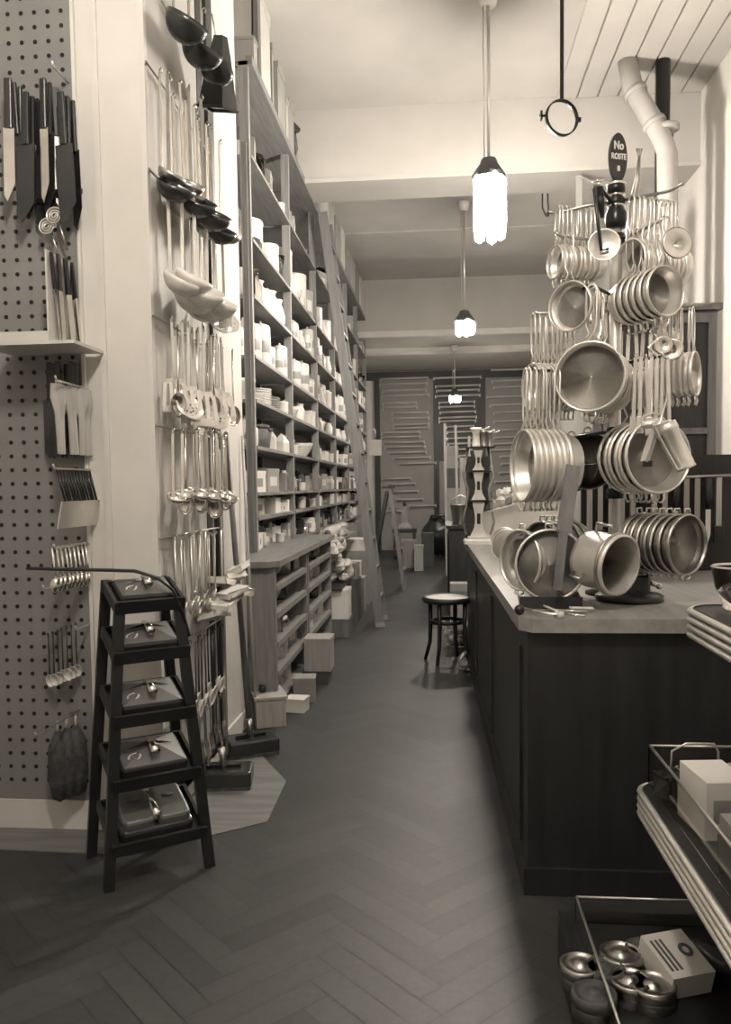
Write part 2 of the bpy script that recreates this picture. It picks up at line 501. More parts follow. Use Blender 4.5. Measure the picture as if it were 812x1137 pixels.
# ================================================================ TALL SHELVING (left)
XS = -1.16
YS = [5.14 + 1.37*k for k in range(7)]
ZL = [4.0, 3.45, 2.93, 2.58, 2.20, 1.92, 1.62, 1.32, 1.16, .93]     # top board, shelves, ledge
XB = -1.47
bayname = ['nearest bay', 'second bay', 'third bay', 'fourth bay', 'fifth bay', 'farthest bay']
for i in range(6):
    ya, yb = YS[i], YS[i+1]
    t = thing('shelving_unit', 'tall open wooden shelving, %s from the viewer, filled with household ware' % bayname[i], 'shelving', (XS-.2, ya, 0), 'bays of the tall wall shelving')
    o0 = V(*t.location)
    zt = 4.0
    MB().b2((XB, ya+.01, .935), (XB+.012, yb-.01, zt)).build('back_panel', wood_mid, t, True)
    MB().b2((XS-.06, ya-.02, .935), (XS, ya+.018, zt)).build('upright', wood_up, t, True)
    MB().b2((XB+.012, ya-.015, .935), (XB+.05, ya+.015, zt)).build('rear_post', wood_mid, t, True)
    if i == 5: MB().b2((XS-.06, yb-.02, .935), (XS, yb+.018, zt)).build('upright', wood_up, t, True)
    for z in ZL[1:-1]:
        zz = z if i < 2 or z in (3.45, 2.93) else z
        MB().b2((XB+.012, ya+.018, zz-.022), (XS+.006, yb-.02, zz)).build('shelf', wood_sh, t, True)
    MB().b2((XB, ya-.02, 3.975), (XS+.03, yb-.02, 4.0)).b2((XS-.012, ya-.02, 4.0), (XS+.03, yb-.02, 4.03)).build('top_board', wood_sh, t, True)
    if i >= 1: MB().b2((XB+.012, max(ya+.018, 7.13), .905), (XS+.006, yb-.02, .93)).build('shelf', wood_sh, t, True)
    if i == 0:
        MB().b2((XS-.045, ya-.045, .935), (XS-.015, ya-.02, 3.5)).build('edge_strip', wood_mid, t, True)
# ledge
m = MB()
m.prism([(XB, 4.50), (-.955, 4.50), (-.905, 4.56), (-.905, 7.05), (-.95, 7.12), (XB, 7.12)], .895, .93)
tag(m.build('ledge_board', wood_sh), 'long worn wooden ledge projecting below the tall shelving', 'worktop')
# ---- lower cabinets
XF = -.935
ZW = [.77, .61, .44, .27]
def low_cab(ya, yb, label):
    t = thing('low_cabinet', label, 'cabinet', (XF-.2, ya, 0), 'low cabinets under the ledge')
    MB().b2((XB, ya, 0), (XF, ya+.035, .895)).build('side_panel', wood_up, t, True)
    MB().b2((XB, yb-.035, 0), (XF, yb, .895)).build('side_panel', wood_up, t, True)
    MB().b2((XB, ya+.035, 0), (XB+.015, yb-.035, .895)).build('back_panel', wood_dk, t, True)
    MB().b2((XB, ya+.035, 0.06), (XF+.0, yb-.035, .085)).b2((XF-.06, ya+.035, 0), (XF-.03, yb-.035, .06)).build('plinth', wood_up, t, True)
    for z in ZW:
        s = MB().b2((XB+.015, ya+.035, z-.02), (XF-.03, yb-.035, z)).build('shelf', wood_sh, t, True)
        l = MB().b2((XF-.03, ya+.035, z-.022), (XF+.005, yb-.035, z+.012))
        l.build('lip', wood_up, s, True)
    return t
low_cab(4.56, 5.70, 'low wooden cabinet with four lipped shelves of pans, nearest under the ledge')
low_cab(5.74, 7.0, 'second low wooden cabinet under the ledge, beside the paper heap')
low_cab(10.1, 11.6, 'plain low wooden cabinet beyond the parcels, far end of the shelving')

# ---- household ware prototypes: origin at base centre
def pot_profile(kind, r, h):
    if kind == 'jar':    return [(0,0),(r*.8,0),(r*.95,h*.06),(r,h*.2),(r,h*.7),(r*.78,h*.86),(r*.74,h*.9),(r*.8,h),(r*.68,h),(r*.6,h*.93),(r*.6,h*.3),(0,h*.2)]
    if kind == 'crock':  return [(0,0),(r*.86,0),(r*.95,h*.05),(r,h*.3),(r*1.0,h*.9),(r*1.04,h*.94),(r*1.0,h),(r*.9,h),(r*.88,h*.5),(0,h*.4)]
    if kind == 'tall':   return [(0,0),(r*.94,0),(r,h*.04),(r,h*.94),(r*.95,h),(r*.85,h),(r*.85,h*.3),(0,h*.25)]
    if kind == 'bowl':   return [(0,0),(r*.45,0),(r*.45,h*.1),(r*.75,h*.4),(r*.95,h*.8),(r,h),(r*.95,h),(r*.7,h*.45),(0,h*.2)]
    if kind == 'jug':    return [(0,0),(r*.7,0),(r*.95,h*.2),(r,h*.4),(r*.8,h*.7),(r*.66,h*.85),(r*.76,h),(r*.7,h),(r*.58,h*.84),(0,h*.5)]
    if kind == 'bottle': return [(0,0),(r*.9,0),(r,h*.05),(r,h*.55),(r*.4,h*.75),(r*.36,h*.95),(r*.45,h),(0,h)]
    if kind == 'goblet': return [(0,0),(r*.7,0),(r*.7,h*.03),(r*.1,h*.1),(r*.1,h*.45),(r*.7,h*.6),(r,h),(r*.93,h),(r*.6,h*.63),(0,h*.55)]
def ware(kind, name, cat, material, r, h):
    def mk():
        if kind in ('box', 'tin_box', 'open_box'):
            root = empty(name)
            w, d = r*2, r*1.7
            if kind == 'box':
                MB().box((0,0,h*.5), (d, w, h)).build('carton', material, root)
                MB().box((0,0,h*.93), (d*1.03, w*1.03, h*.16)).build('lid', material, root)
                MB().box((d*.5,0,h*.45), (.002, w*.6, h*.4)).box((0,-w*.5,h*.45), (d*.55, .002, h*.35)).build('printed_label', card if material is not card else cream_c, root)
            elif kind == 'tin_box':
                MB().bev((0,0,h*.45), (d, w, h*.9), r*.2).build('tin_body', material, root)
                MB().bev((0,0,h*.93), (d*1.03, w*1.03, h*.14), r*.2).build('lid', material, root)
            else:
                g = MB(); tk = .006
                g.box((0,0,tk/2), (d,w,tk)).box((d/2,0,h/2),(tk,w,h)).box((-d/2,0,h/2),(tk,w,h)).box((0,w/2,h/2),(d,tk,h)).box((0,-w/2,h/2),(d,tk,h))
                g.build('carton', material, root)
                f = MB()
                for q in range(4): f.bev(((q-1.5)*d*.2, (q % 2-.5)*w*.4, h*.62), (d*.16, w*.3, h*1.0), .008)
                f.build('contents', paper, root)
            return root
        if kind == 'plate':
            g = MB().lathe([(0,.006),(r*.5,.004),(r*.56,.0),(r*.62,.006),(r,.022),(r,.027),(r*.62,.013),(r*.5,.011),(0,.011)], 22)
            return g.build(name, material)
        root = empty(name)
        if kind == 'basket':
            MB().lathe([(0,0),(r*.8,0),(r*.85,.01),(r,h),(r*.95,h),(r*.8,.02),(0,.02)], 18).build('woven_body', material, root)
            MB().lathe([(r*.96,h-.012),(r*1.05,h-.006),(r*1.05,h+.008),(r*.96,h+.01),(r*.96,h-.012)], 18).build('rim', material, root)
            return root
        if kind == 'cone':
            MB().bev((0,0,h*.3), (r*1.5,r*1.8,h*.6), r*.2).build('body', material, root)
            MB().lathe([(r*.95,h*.6),(r*.5,h*.8),(0,h)], 4, rz(PI/4).to_4x4(), False).build('lid', material, root)
            return root
        if kind == 'pan':
            MB().shell([(0,.0),(r*.9,.0),(r,h*.15),(r,h),(r*1.04,h),(r*1.04,h*.96),(r*.96,h*.94),(r*.95,.02),(0,.015)], 20).build('pan_body', material, root)
            MB().lathe([(0,h*1.12),(r*.2,h*1.12),(r*.9,h*1.02),(r*1.03,h*.98),(0,h*.97)], 20).build('lid', material, root)
            MB().tube([(0,0,h*1.1),(0,0,h*1.18)], r*.1, 8).build('knob', black_p, root)
            for s in (-1,1):
                MB().tube([(-.02,s*r,h*.75),(-.02,s*(r+.025),h*.78),(.02,s*(r+.025),h*.78),(.02,s*r,h*.75)], .005, 6).build('handle', black_p, root)
            return root
        if kind == 'kettle':
            MB().lathe([(0,0),(r*.9,0),(r,h*.15),(r*.85,h*.5),(r*.5,h*.66),(0,h*.7)], 18).build('body', material, root)
            MB().lathe([(0,h*.78),(r*.1,h*.78),(r*.12,h*.72),(r*.4,h*.68),(0,h*.66)], 14).build('lid', material, root)
            MB().tube([(0,-r*.85,h*.3),(0,-r*1.2,h*.5),(0,-r*1.35,h*.68)], [r*.16,r*.12,r*.08], 8).build('spout', material, root)
            MB().tube([(0,-r*.6,h*.6),(0,-r*.55,h*.9),(0,0,h*1.0),(0,r*.55,h*.9),(0,r*.6,h*.6)], r*.05, 6).build('handle', black_p, root)
            return root
        pk = {'mug': 'crock', 'canister': 'tall', 'teapot': 'jar', 'glass': 'tall', 'tumbler': 'crock'}.get(kind, kind)
        body = MB().lathe(pot_profile(pk, r, h), 20)
        body.build('body', material, root)
        if kind == 'canister' and material is not glass:
            MB().shell([(r*1.002,h*.35),(r*1.012,h*.36),(r*1.012,h*.62),(r*1.002,h*.63)], 20).build('printed_band', grey_c, root)
        if kind == 'jar' or kind == 'canister':
            MB().lathe([(r*.86,h*.985),(r*.9,h*1.02),(r*.5,h*1.06),(r*.12,h*1.07),(r*.16,h*1.13),(0,h*1.15)], 16).build('lid', material, root)
        if kind in ('jug', 'mug'):
            e = r*.95
            MB().tube([(0,e*.8,h*.85),(0,e*1.5,h*.8),(0,e*1.65,h*.5),(0,e*.95,h*.25)], r*.1, 6).build('handle', material, root)
        if kind == 'teapot':
            MB().tube([(0,-r*.9,h*.35),(0,-r*1.4,h*.6),(0,-r*1.65,h*.95)], [r*.2,r*.14,r*.09], 8).build('spout', material, root)
            MB().tube([(0,r*.9,h*.7),(0,r*1.5,h*.75),(0,r*1.5,h*.35),(0,r*.9,h*.3)], r*.09, 6).build('handle', material, root)
            MB().lathe([(r*.7,h),(r*.4,h*1.12),(r*.1,h*1.15),(0,h*1.25)], 14).build('lid', material, root)
        return root
    return Proto(mk)
def look(kind, noun, cat, material, adj, r, h): return dict(kind=kind, noun=noun, cat=cat, adj=adj, r=r, h=h, p=ware(kind, noun.replace(' ', '_').replace('-', '_'), cat, material, r, h))
WARE = {
 'jarw': look('jar', 'lidded jar', 'jar', white_c, 'white china', .062, .17),
 'jarc': look('jar', 'lidded jar', 'jar', cream_c, 'cream china', .05, .13),
 'crock': look('crock', 'stoneware crock', 'crock', white_c, 'big white', .10, .27),
 'crockc': look('crock', 'stoneware crock', 'crock', cream_c, 'cream', .08, .2),
 'can': look('canister', 'tall canister', 'canister', white_c, 'white', .062, .25),
 'canc': look('canister', 'tall canister', 'canister', cream_c, 'cream', .05, .2),
 'bowlw': look('bowl', 'mixing bowl', 'bowl', white_c, 'white', .11, .11),
 'bowlg': look('bowl', 'mixing bowl', 'bowl', grey_c, 'grey', .10, .10),
 'jugw': look('jug', 'milk jug', 'jug', white_c, 'white', .06, .17),
 'jugc': look('jug', 'milk jug', 'jug', cream_c, 'cream', .05, .13),
 'mug': look('mug', 'drinking mug', 'mug', white_c, 'white', .042, .09),
 'bottle': look('bottle', 'glass bottle', 'bottle', glass, 'clear', .035, .22),
 'bottlew': look('bottle', 'stone bottle', 'bottle', cream_c, 'cream', .04, .22),
 'goblet': look('goblet', 'wine glass', 'glass', glass, 'clear stemmed', .04, .16),
 'glassjar': look('canister', 'storage jar', 'jar', glass, 'clear glass', .06, .2),
 'teapot': look('teapot', 'china teapot', 'teapot', white_c, 'white', .07, .13),
 'teapotd': look('teapot', 'glazed teapot', 'teapot', dark_c, 'dark', .065, .12),
 'boxw': look('box', 'cardboard box', 'box', paper, 'white', .07, .11),
 'boxg': look('box', 'cardboard box', 'box', card, 'grey', .08, .13),
 'boxd': look('box', 'cardboard box', 'box', card_dk, 'dark', .09, .2),
 'boxt': look('box', 'upright carton', 'carton', card, 'grey', .06, .22),
 'boxs': look('open_box', 'open carton', 'carton', paper, 'white', .08, .09),
 'tinw': look('tin_box', 'kitchen tin', 'tin', white_e, 'white', .055, .12),
 'tinm': look('tin_box', 'kitchen tin', 'tin', steel_d, 'dull metal', .05, .11),
 'cone': look('cone', 'salt box', 'box', white_c, 'white peaked', .08, .2),
 'basket': look('basket', 'wicker basket', 'basket', wicker, 'dark', .11, .12),
 'pand': look('pan', 'lidded pan', 'pan', iron_dk, 'dark enamel', .10, .10),
 'pans': look('pan', 'lidded pan', 'pan', steel_d, 'dull steel', .09, .09),
 'kettle': look('kettle', 'water kettle', 'kettle', iron_dk, 'dark', .085, .17),
 'kettles': look('kettle', 'water kettle', 'kettle', steel, 'shiny', .08, .17),
 'plate': look('plate', 'dinner plate', 'plate', white_c, 'white', .125, .027),
 'plateg': look('plate', 'dinner plate', 'plate', grey_c, 'grey rimmed', .12, .027),
}
UP_TOP = ['boxd', 'boxg', 'glassjar', 'bottle', 'boxt', 'jugw', 'tinm', 'boxg']
UP_GLASS = ['glassjar', 'goblet', 'goblet', 'jugw', 'crock', 'bottle', 'crockc', 'jarw']
WHITE_T = ['can', 'canc', 'jarw', 'can', 'bottlew', 'jugw', 'crockc', 'jarc']
WHITE_S = ['jarw', 'jugw', 'jarc', 'mug', 'teapot', 'bowlw', 'jugc', 'tinw', 'bowlg']
MIX = ['boxw', 'tinw', 'jarc', 'boxs', 'tinm', 'cone', 'mug', 'boxg', 'teapotd']
DARK = ['kettle', 'pans', 'teapotd', 'kettles', 'basket', 'jugw', 'boxw', 'pand', 'tinm']
SMALL = ['boxw', 'mug', 'tinm', 'boxs', 'tinw', 'boxg']
LOW = ['boxw', 'boxg', 'jugc', 'boxs', 'tinm', 'mug', 'boxd']
PLAN = {0: UP_TOP, 1: UP_GLASS, 2: WHITE_T, 3: WHITE_T, 4: WHITE_S, 5: MIX, 6: MIX, 7: SMALL, 8: LOW}
FIRST = {  # the nearest bay, as photographed, near end first
 0: ['mug', 'boxd', 'boxt', 'glassjar', 'bottle', 'bottle', 'boxt', 'boxg'],
 1: ['kettles', 'jugw', 'crock', 'crock', 'goblet', 'glassjar'],
 2: ['jugw', 'glassjar', 'bottle', 'jarw', 'crockc', 'jarw', 'bottlew'],
 3: ['can', 'bottlew', 'canc', 'can', 'can', 'tinm'],
 4: ['bowlw', 'PLATES4', 'PLATES8', 'PLATES6', 'bowlw'],
 5: ['teapot', 'basket', 'basket', 'cone', 'boxw', 'boxw'],
 6: ['cone', 'boxw', 'boxw', 'boxt', 'boxg', 'tinm', 'tinm'],
 7: ['boxw', 'tinw', 'boxs', 'boxw', 'tinm', 'boxs', 'boxw'],
 8: ['boxs', 'boxw', 'jugc', 'boxt', 'boxg', 'tinm', 'boxt'],
}
SECOND = {1: ['crock', 'crockc', 'jugw', 'crock', 'boxt', 'jarw'], 3: ['kettle', 'can', 'canc', 'jarw', 'can', 'boxw', 'jarc'],
 5: ['teapot', 'bowlw', 'mug', 'PLATES4', 'teapot'], 6: ['jugc', 'kettles', 'kettle', 'teapotd', 'kettle', 'pans'], 8: ['kettle', 'kettles', 'jugw', 'pand', 'kettles', 'boxw'],
 7: ['bowlg', 'pans', 'kettles', 'mug', 'mug', 'pand']}
LV = ['top shelf', 'second shelf', 'third shelf', 'fourth shelf', 'fifth shelf', 'sixth shelf', 'seventh shelf', 'eighth shelf', 'ledge shelf']
seen_label = set()
def put_ware(key, x, y, z, where, s=1.0, turn=None):
    w = WARE[key]
    lab = '%s %s, %s' % (w['adj'], w['noun'], where)
    return w['p'].put(basis((x, y, z), rz(rnd.uniform(-.4, .4) if turn is None else turn), s), lab, w['cat'], w['adj']+' '+w['noun']+'s on the shelving')
zfloor = [3.45, 2.93, 2.58, 2.20, 1.92, 1.62, 1.32, 1.16, .95]
zhead = [.5, .5, .33, .36, .26, .28, .28, .14, .19]
for i in range(6):
    ya, yb = YS[i]+.03, YS[i+1]-.04
    for l in range(9):
        seq = FIRST[l] if i == 0 else (SECOND.get(l) if i == 1 and l in SECOND else None)
        if seq is None:
            pool = PLAN[l]
            if i >= 2 and l in (6, 7) and rnd.random() < .4: pool = DARK
            if i >= 3 and l == 0: pool = UP_TOP
            seq = [pool[(q*3+i*2+rnd.randrange(3)) % len(pool)] for q in range(14)]
            if i in (1, 2, 3) and l == 4: seq.insert(1, 'PLATES6')
        seq = list(seq)
        seq = seq + [q for q in seq if not q.startswith('PLATES')]*3 + ['mug', 'jarc', 'tinm']
        y = ya
        nth = 0
        zf = zfloor[l]; head = zhead[l]
        if l == 8: zf = .93
        for key in seq:
            n = 0
            if key.startswith('PLATES'): n = int(key[6:]); key = 'plate' if (i+n) % 3 else 'plateg'
            w = WARE[key]
            s = min(1.3, head*rnd.uniform(.55, .95)/(w['h']*1.14)) if not n else 1.0
            if key == 'mug': s = min(s, 1.15)
            r = w['r']*s
            wide = r*(1.75 if w['kind'] in ('teapot', 'kettle') else 1.4 if w['kind'] in ('jug', 'mug') else 1.06)
            if y + 2*wide > yb: continue
            cy = y + wide
            rr = max(r, .05)*1.08
            x = XS - .006 - rr - rnd.uniform(.0, .09)*(y < yb-.3)
            if n:
                for q in range(n):
                    lab = '%s, %s from the bottom of a stack, %s of the %s%s' % (w['noun'], NTH[q], LV[l], bayname[i], '' if n != 8 else ', middle stack')
                    lab = '%s plate, %s from bottom of the stack of %d, %s of %s' % (w['adj'].split()[0], NTH[q], n, LV[l], bayname[i])
                    w['p'].put(basis((x, cy, zf+.017*q), rz(rnd.random()*3), 1), lab, 'plate', 'stacked plates on the shelving')
            else:
                put_ware(key, x, cy, zf, '%s from near end on %s of %s' % (NTH[nth], LV[l], bayname[i]), s)
            nth += 1
            y = cy + wide + rnd.uniform(.002, .02)
# smaller pieces standing at the shelf edge in front of the others
FRONT = ['mug', 'jarc', 'jugc', 'goblet', 'bottle', 'tinm', 'mug', 'bowlg', 'teapotd', 'jarw', 'boxs', 'tinw']
for i in range(5):
    for l in (1, 2, 3, 4, 5, 6, 8):
        taken = [(o.location.y, o.location.x, o) for o in COL.objects if o.parent is None and o.get('category') and o.get('label', '').endswith('%s of %s' % (LV[l], bayname[i]))]
        nth = 0
        for q in range(5):
            y = YS[i]+.12 + (q+rnd.uniform(.1, .9))*.23
            if y > YS[i+1]-.1: break
            key = FRONT[rnd.randrange(len(FRONT))]
            w = WARE[key]; s = min(.8, zhead[l]*.5/w['h']); r = w['r']*s
            free = True
            for ty, tx, o in taken:
                kk = [v for v in WARE.values() if v['noun'].replace(' ', '_') == o.name.split('.')[0]]
                rr_ = (kk[0]['r'] if kk else .1)*o.scale.x*1.1
                if math.hypot(y-ty, (XS-.008-r*1.1)-tx) < rr_ + r*1.3: free = False
            if not free: continue
            o = put_ware(key, XS-.008-r*1.1, y, zfloor[l] if l != 8 else .93, 'front edge of %s, %s, %s from near end' % (LV[l], bayname[i], NTH[nth]), s)
            taken.append((y, XS-.008-r*1.1, o)); nth += 1
# goods inside the low cabinets
for ci, (ya, yb) in enumerate(((4.62, 5.64), (5.8, 6.94))):
    cname = 'nearest low cabinet' if ci == 0 else 'second low cabinet'
    for l, z in enumerate(ZW + [.085]):
        y = ya; nth = 0
        head = (.115, .13, .14, .14, .15)[l]
        while True:
            key = rnd.choice(['pand', 'pans', 'kettles', 'kettle', 'pans', 'bowlg', 'pans', 'tinm'] if l < 3 else ['boxw', 'boxs', 'pans', 'bowlw', 'boxg', 'tinw', 'pand'])
            w = WARE[key]; s = min(1.25, head/(w['h']*1.15)); r = w['r']*s
            wide = r*(1.75 if w['kind'] == 'kettle' else 1.3)
            if y + 2*wide > yb: break
            put_ware(key, XF-.035-max(r*1.1, .05)-rnd.uniform(0, .02), y+wide, z, '%s from near end, %s row of the %s' % (NTH[nth], NTH[l], cname), s)
            y += 2*wide + rnd.uniform(.01, .05); nth += 1
# things lying on top of the shelving
def carton(px0, px1, ytop, Y, material, label, depth=.25, xoff=0):
    pass
tops = [(5.2, .10, .16, 'card'), (5.42, .30, .62, 'pap'), (5.78, .05, .42, 'card'), (5.98, .28, .40, 'card'), (6.3, .1, .30, 'wood'),
        (6.42, .22, .34, 'card'), (7.25, .2, .16, 'card'), (7.55, .3, .32, 'dark'), (7.95, .18, .26, 'card'), (8.3, .42, .42, 'pap'), (8.8, .40, .44, 'wood'),
        (9.3, .45, .38, 'card'), (9.85, .4, .44, 'pap'), (10.4, .5, .36, 'card'), (11.0, .45, .40, 'wood'), (11.6, .5, .42, 'card'), (12.3, .55, .46, 'pap')]
for k, (y, wd, h, mm) in enumerate(tops):
    m_ = {'card': card, 'pap': cream_c, 'wood': wood_lt, 'dark': card_dk}[mm]
    word = {'card': 'grey', 'pap': 'white', 'wood': 'pale brown', 'dark': 'dark'}[mm]
    h = min(h, .56)
    t = thing('storage_carton', '%s upright carton, %s from the near end of the shelving top' % (word, NTH[k]), 'carton', (XS+.025-(.22 if k % 2 else .26)/2, y+wd/2, 4.03), 'cartons on top of the shelving')
    dx = .22 if k % 2 else .26
    MB().box((0, 0, h*.44), (dx, wd, h*.88)).build('carton_body', m_, t)
    MB().box((0, 0, h*.94), (dx+.012, wd+.012 if wd < .28 else wd+.006, h*.12)).build('lid', m_, t)
# dark lantern on top
t = thing('dark_lantern', 'dark lantern with peaked top standing on the shelving beside cartons', 'lantern', (XS-.05, 6.83, 4.03))
MB().bev((0,0,.03), (.13,.13,.06), .02).build('base', black_p, t)
MB().lathe([(.055,.06),(.075,.12),(.06,.26),(.03,.28)], 12).build('chimney', dark_c, t)
MB().lathe([(.10,.28),(.03,.36),(.02,.44),(0,.46)], 10).build('hood', black_p, t)
for s in (-1, 1): MB().tube([(0,s*.065,.04),(0,s*.085,.16),(0,s*.06,.3)], .006, 6).build('side_wire', black_p, t)
# dark hanging pan beside the white carton, very top
t = thing('dark_cleaver', 'dark flat blade leaning on cartons above the nearest bay', 'blade', (XS+.0, 5.36, 4.03))
MB().prism([(-.09, 0), (.09, .02), (.09, .5), (-.06, .5)], -.006, .006, basis((0,0,0), (ry(PI/2) @ rz(PI/2)))).build('blade', black_m, t)
MB().tube([(0,.0,.5),(0,.0,.58)], .014, 8).build('handle', wood_dk, t)

# ---- open floor goods below / beyond the cabinets
def pbox(px, pyb, Xc, w, d, h, m_, label, rot=0, lid=True, name='cardboard_box'):
    """box whose bottom front corner is seen at the pixel, on plane X=Xc"""
    p = at_x(px, pyb, Xc)
    t = thing(name, label, 'box', (p.x-d/2, p.y+w/2, max(p.z, 0)))
    t.rotation_euler.z = rot
    MB().box((0,0,h*.5), (d, w, h)).build('carton', m_, t)
    if lid: MB().box((0,0,h*.97), (d+.008, w+.008, h*.16)).build('lid', m_, t)
    return t
def fbox(x, y, z, w, d, h, m_, label, rot=0, lid=True):
    t = thing('cardboard_box', label, 'box', (x, y, z)); t.rotation_euler.z = rot
    MB().box((0,0,h*.5), (d, w, h)).build('carton', m_, t)
    if lid: MB().box((0,0,h*.96), (d+.008, w+.008, h*.14)).build('lid', m_, t)
    return t
fbox(-0.838, 5.52, 0.000, 0.204, 0.165, 0.090, card_dk, 'dark flat box under the pale carton before the low cabinet')
fbox(-0.830, 5.52, 0.090, 0.204, 0.180, 0.220, wood_lt, 'pale carton standing on a dark flat box before the low cabinet')
fbox(-0.853, 5.02, 0.000, 0.132, 0.135, 0.150, card, 'grey box at the foot of the nearest low cabinet', .1)
fbox(-0.860, 4.78, 0.000, 0.108, 0.120, 0.080, paper, 'small white box at the foot of the low cabinet, near the salt tin', -.15)
fbox(-0.907, 7.30, 0.000, 0.300, 0.211, 0.160, wood_mid, 'wooden box on the floor under a white carton past the cabinets')
fbox(-0.910, 7.30, 0.160, 0.285, 0.198, 0.260, paper, 'big white carton resting on a wooden box past the cabinets')
fbox(-0.907, 8.10, 0.000, 0.330, 0.211, 0.420, card_dk, 'dark carton on the floor among the parcels')
fbox(-0.918, 8.10, 0.420, 0.225, 0.174, 0.160, wood_lt, 'pale parcel lying on the dark carton')
fbox(-0.907, 8.75, 0.000, 0.300, 0.211, 0.360, card, 'grey carton behind the dark carton, among the parcels')
fbox(-0.922, 8.70, 0.360, 0.195, 0.161, 0.180, paper, 'white parcel on the grey carton behind the dark one')
fbox(-0.960, 9.40, 0.000, 0.500, 0.340, 0.600, card, 'tall grey carton before the far plain cabinet')
fbox(-0.960, 9.40, 0.600, 0.400, 0.300, 0.140, paper, 'white flat box on the tall grey carton')
# heap of white paper bundles
for k in range(26):
    y = 7.15 + rnd.random()*.95; z = .42 + .09*rnd.randrange(0, 5); x = -.89 - rnd.random()*.14 - (z-.4)*.12
    g = MB(); rr = rnd.uniform(.05, .085)
    g.ball((0,0,0), (rr, rr*1.15, rr*.85), 6)
    vs = []
    for p in g.v:
        q = p*rnd.uniform(.78, 1.2); vs.append(q)
    g.v = vs; g.s = [False]*len(g.s)
    o = g.build('paper_bundle', cloth, origin=(0,0,0)); o.location = (x, y, z+.02+rr)
    tag(o, 'white crumpled bundle in the heap beyond the low cabinets', 'bundle', 'white bundles in the heap')
t = thing('bundle_shelf', 'rough dark shelf carrying the heap of white bundles', 'shelf', (-1.2, 7.1, 0))
MB().b2((XB, 7.12, .425), (-.86, 8.3, .44)).build('board', wood_dk, t, True)
MB().b2((XB, 7.75, .0), (-1.3, 7.8, .39)).build('bracket', wood_dk, t, True)
MB().b2((XB, 8.25, .0), (-1.3, 8.3, .39)).build('bracket', wood_dk, t, True)
# rolled mat on the shelf end
a = at_x(383, 590, -.93); c = at_x(410, 580, -.93)
t = thing('rolled_mat', 'pale rolled mat lying across the parcels below the shelving', 'mat', (-1.0, 7.9, .86))
MB().tube([(-.02, -.45, .06), (-.02, .75, .06)], .055, 12).build('roll', cream_c, t)
MB().tube([(-.02, -.47, .06), (-.02, -.45, .06)], .03, 10).build('core', card_dk, t)
t = thing('trestle_plank', 'grey plank under the rolled mat', 'plank', (-1.05, 7.9, .82))
MB().b2((-.12, -.7, -.0), (.14, 1.2, .03)).build('board', wood_up, t)
for y in (-.5, 1.1): MB().b2((-.1, y-.02, -.82), (-.06, y+.02, 0)).build('leg', wood_up, t)

# ================================================================ LADDERS, STOOL
def stile_pts(Y):
    return V(-.56, Y, 0), V(-1.06, Y-.02, 3.92)
t = thing('library_ladder', 'long wooden library ladder leaning on the tall shelving', 'ladder', (-.56, 7.9, 0))
L0, L1 = V(0, -.22, 0.0), V(-.50, -.22, 3.92)
for s in (-1, 1):
    p = V(0, s*.21, 0); q = V(-.50, s*.19, 3.92)
    st = MB().beam(p, q, .085, .03, (0, 1, 0))
    st.build('stile', ladder_m, t)
    MB().beam(p, p+(q-p)*.012, .09, .036, (0,1,0)).build('foot_pad', card, t)
for k in range(1, 14):
    c = V(0,0,0).lerp(V(-.50, 0, 3.92), k/14)
    MB().box(c, (.085, .38, .022)).build('tread', ladder_m, t)
t = thing('folding_stepladder', 'dark folding stepladder standing open beyond the long ladder', 'stepladder', (-.60, 10.6, 0))
for s in (-1, 1):
    MB().beam((.16, s*.2, 0), (-.02, s*.13, 1.32), .05, .022, (0,1,0)).build('front_rail', ladder_m, t)
    MB().beam((-.32, s*.2, 0), (-.06, s*.13, 1.28), .04, .022, (0,1,0)).build('rear_rail', black_p, t)
for k in range(1, 5):
    f = k/5
    MB().box((.16-.18*f-.0, 0, 1.32*f), (.1, .38-.12*f, .02)).build('tread', wood_mid, t)
MB().box((-.04, 0, 1.33), (.16, .3, .022)).build('top_step', wood_dk, t)
MB().beam((-.2, -.16, .6), (-.2, .16, .6), .02, .02).build('brace', black_p, t)

# bentwood stool beside counter
t = thing('bentwood_stool', 'round bentwood stool with a pale seat beside the dark counter', 'stool', (.065, 6.18, 0))
MB().lathe([(0,.485),(.15,.485),(.165,.487),(.165,.497),(.15,.5),(0,.497)], 32).build('seat_panel', cane, t)
MB().lathe([(.165,.46),(.185,.462),(.192,.475),(.188,.497),(.176,.504),(.164,.498),(.165,.46)], 32).build('seat_ring', wood_dk, t)
MB().lathe([(.12,.30),(.135,.30),(.135,.325),(.12,.325),(.12,.30)], 28).build('leg_hoop', wood_dk, t)
for k in range(4):
    a = PI/4 + k*PI/2 + .35
    u = V(math.cos(a), math.sin(a), 0)
    MB().tube([u*.145+V(0,0,.465), u*.142+V(0,0,.3), u*.15+V(0,0,.14), u*.19+V(0,0,.0)], [.018,.0175,.016,.014], 10).build('leg', wood_dk, t)

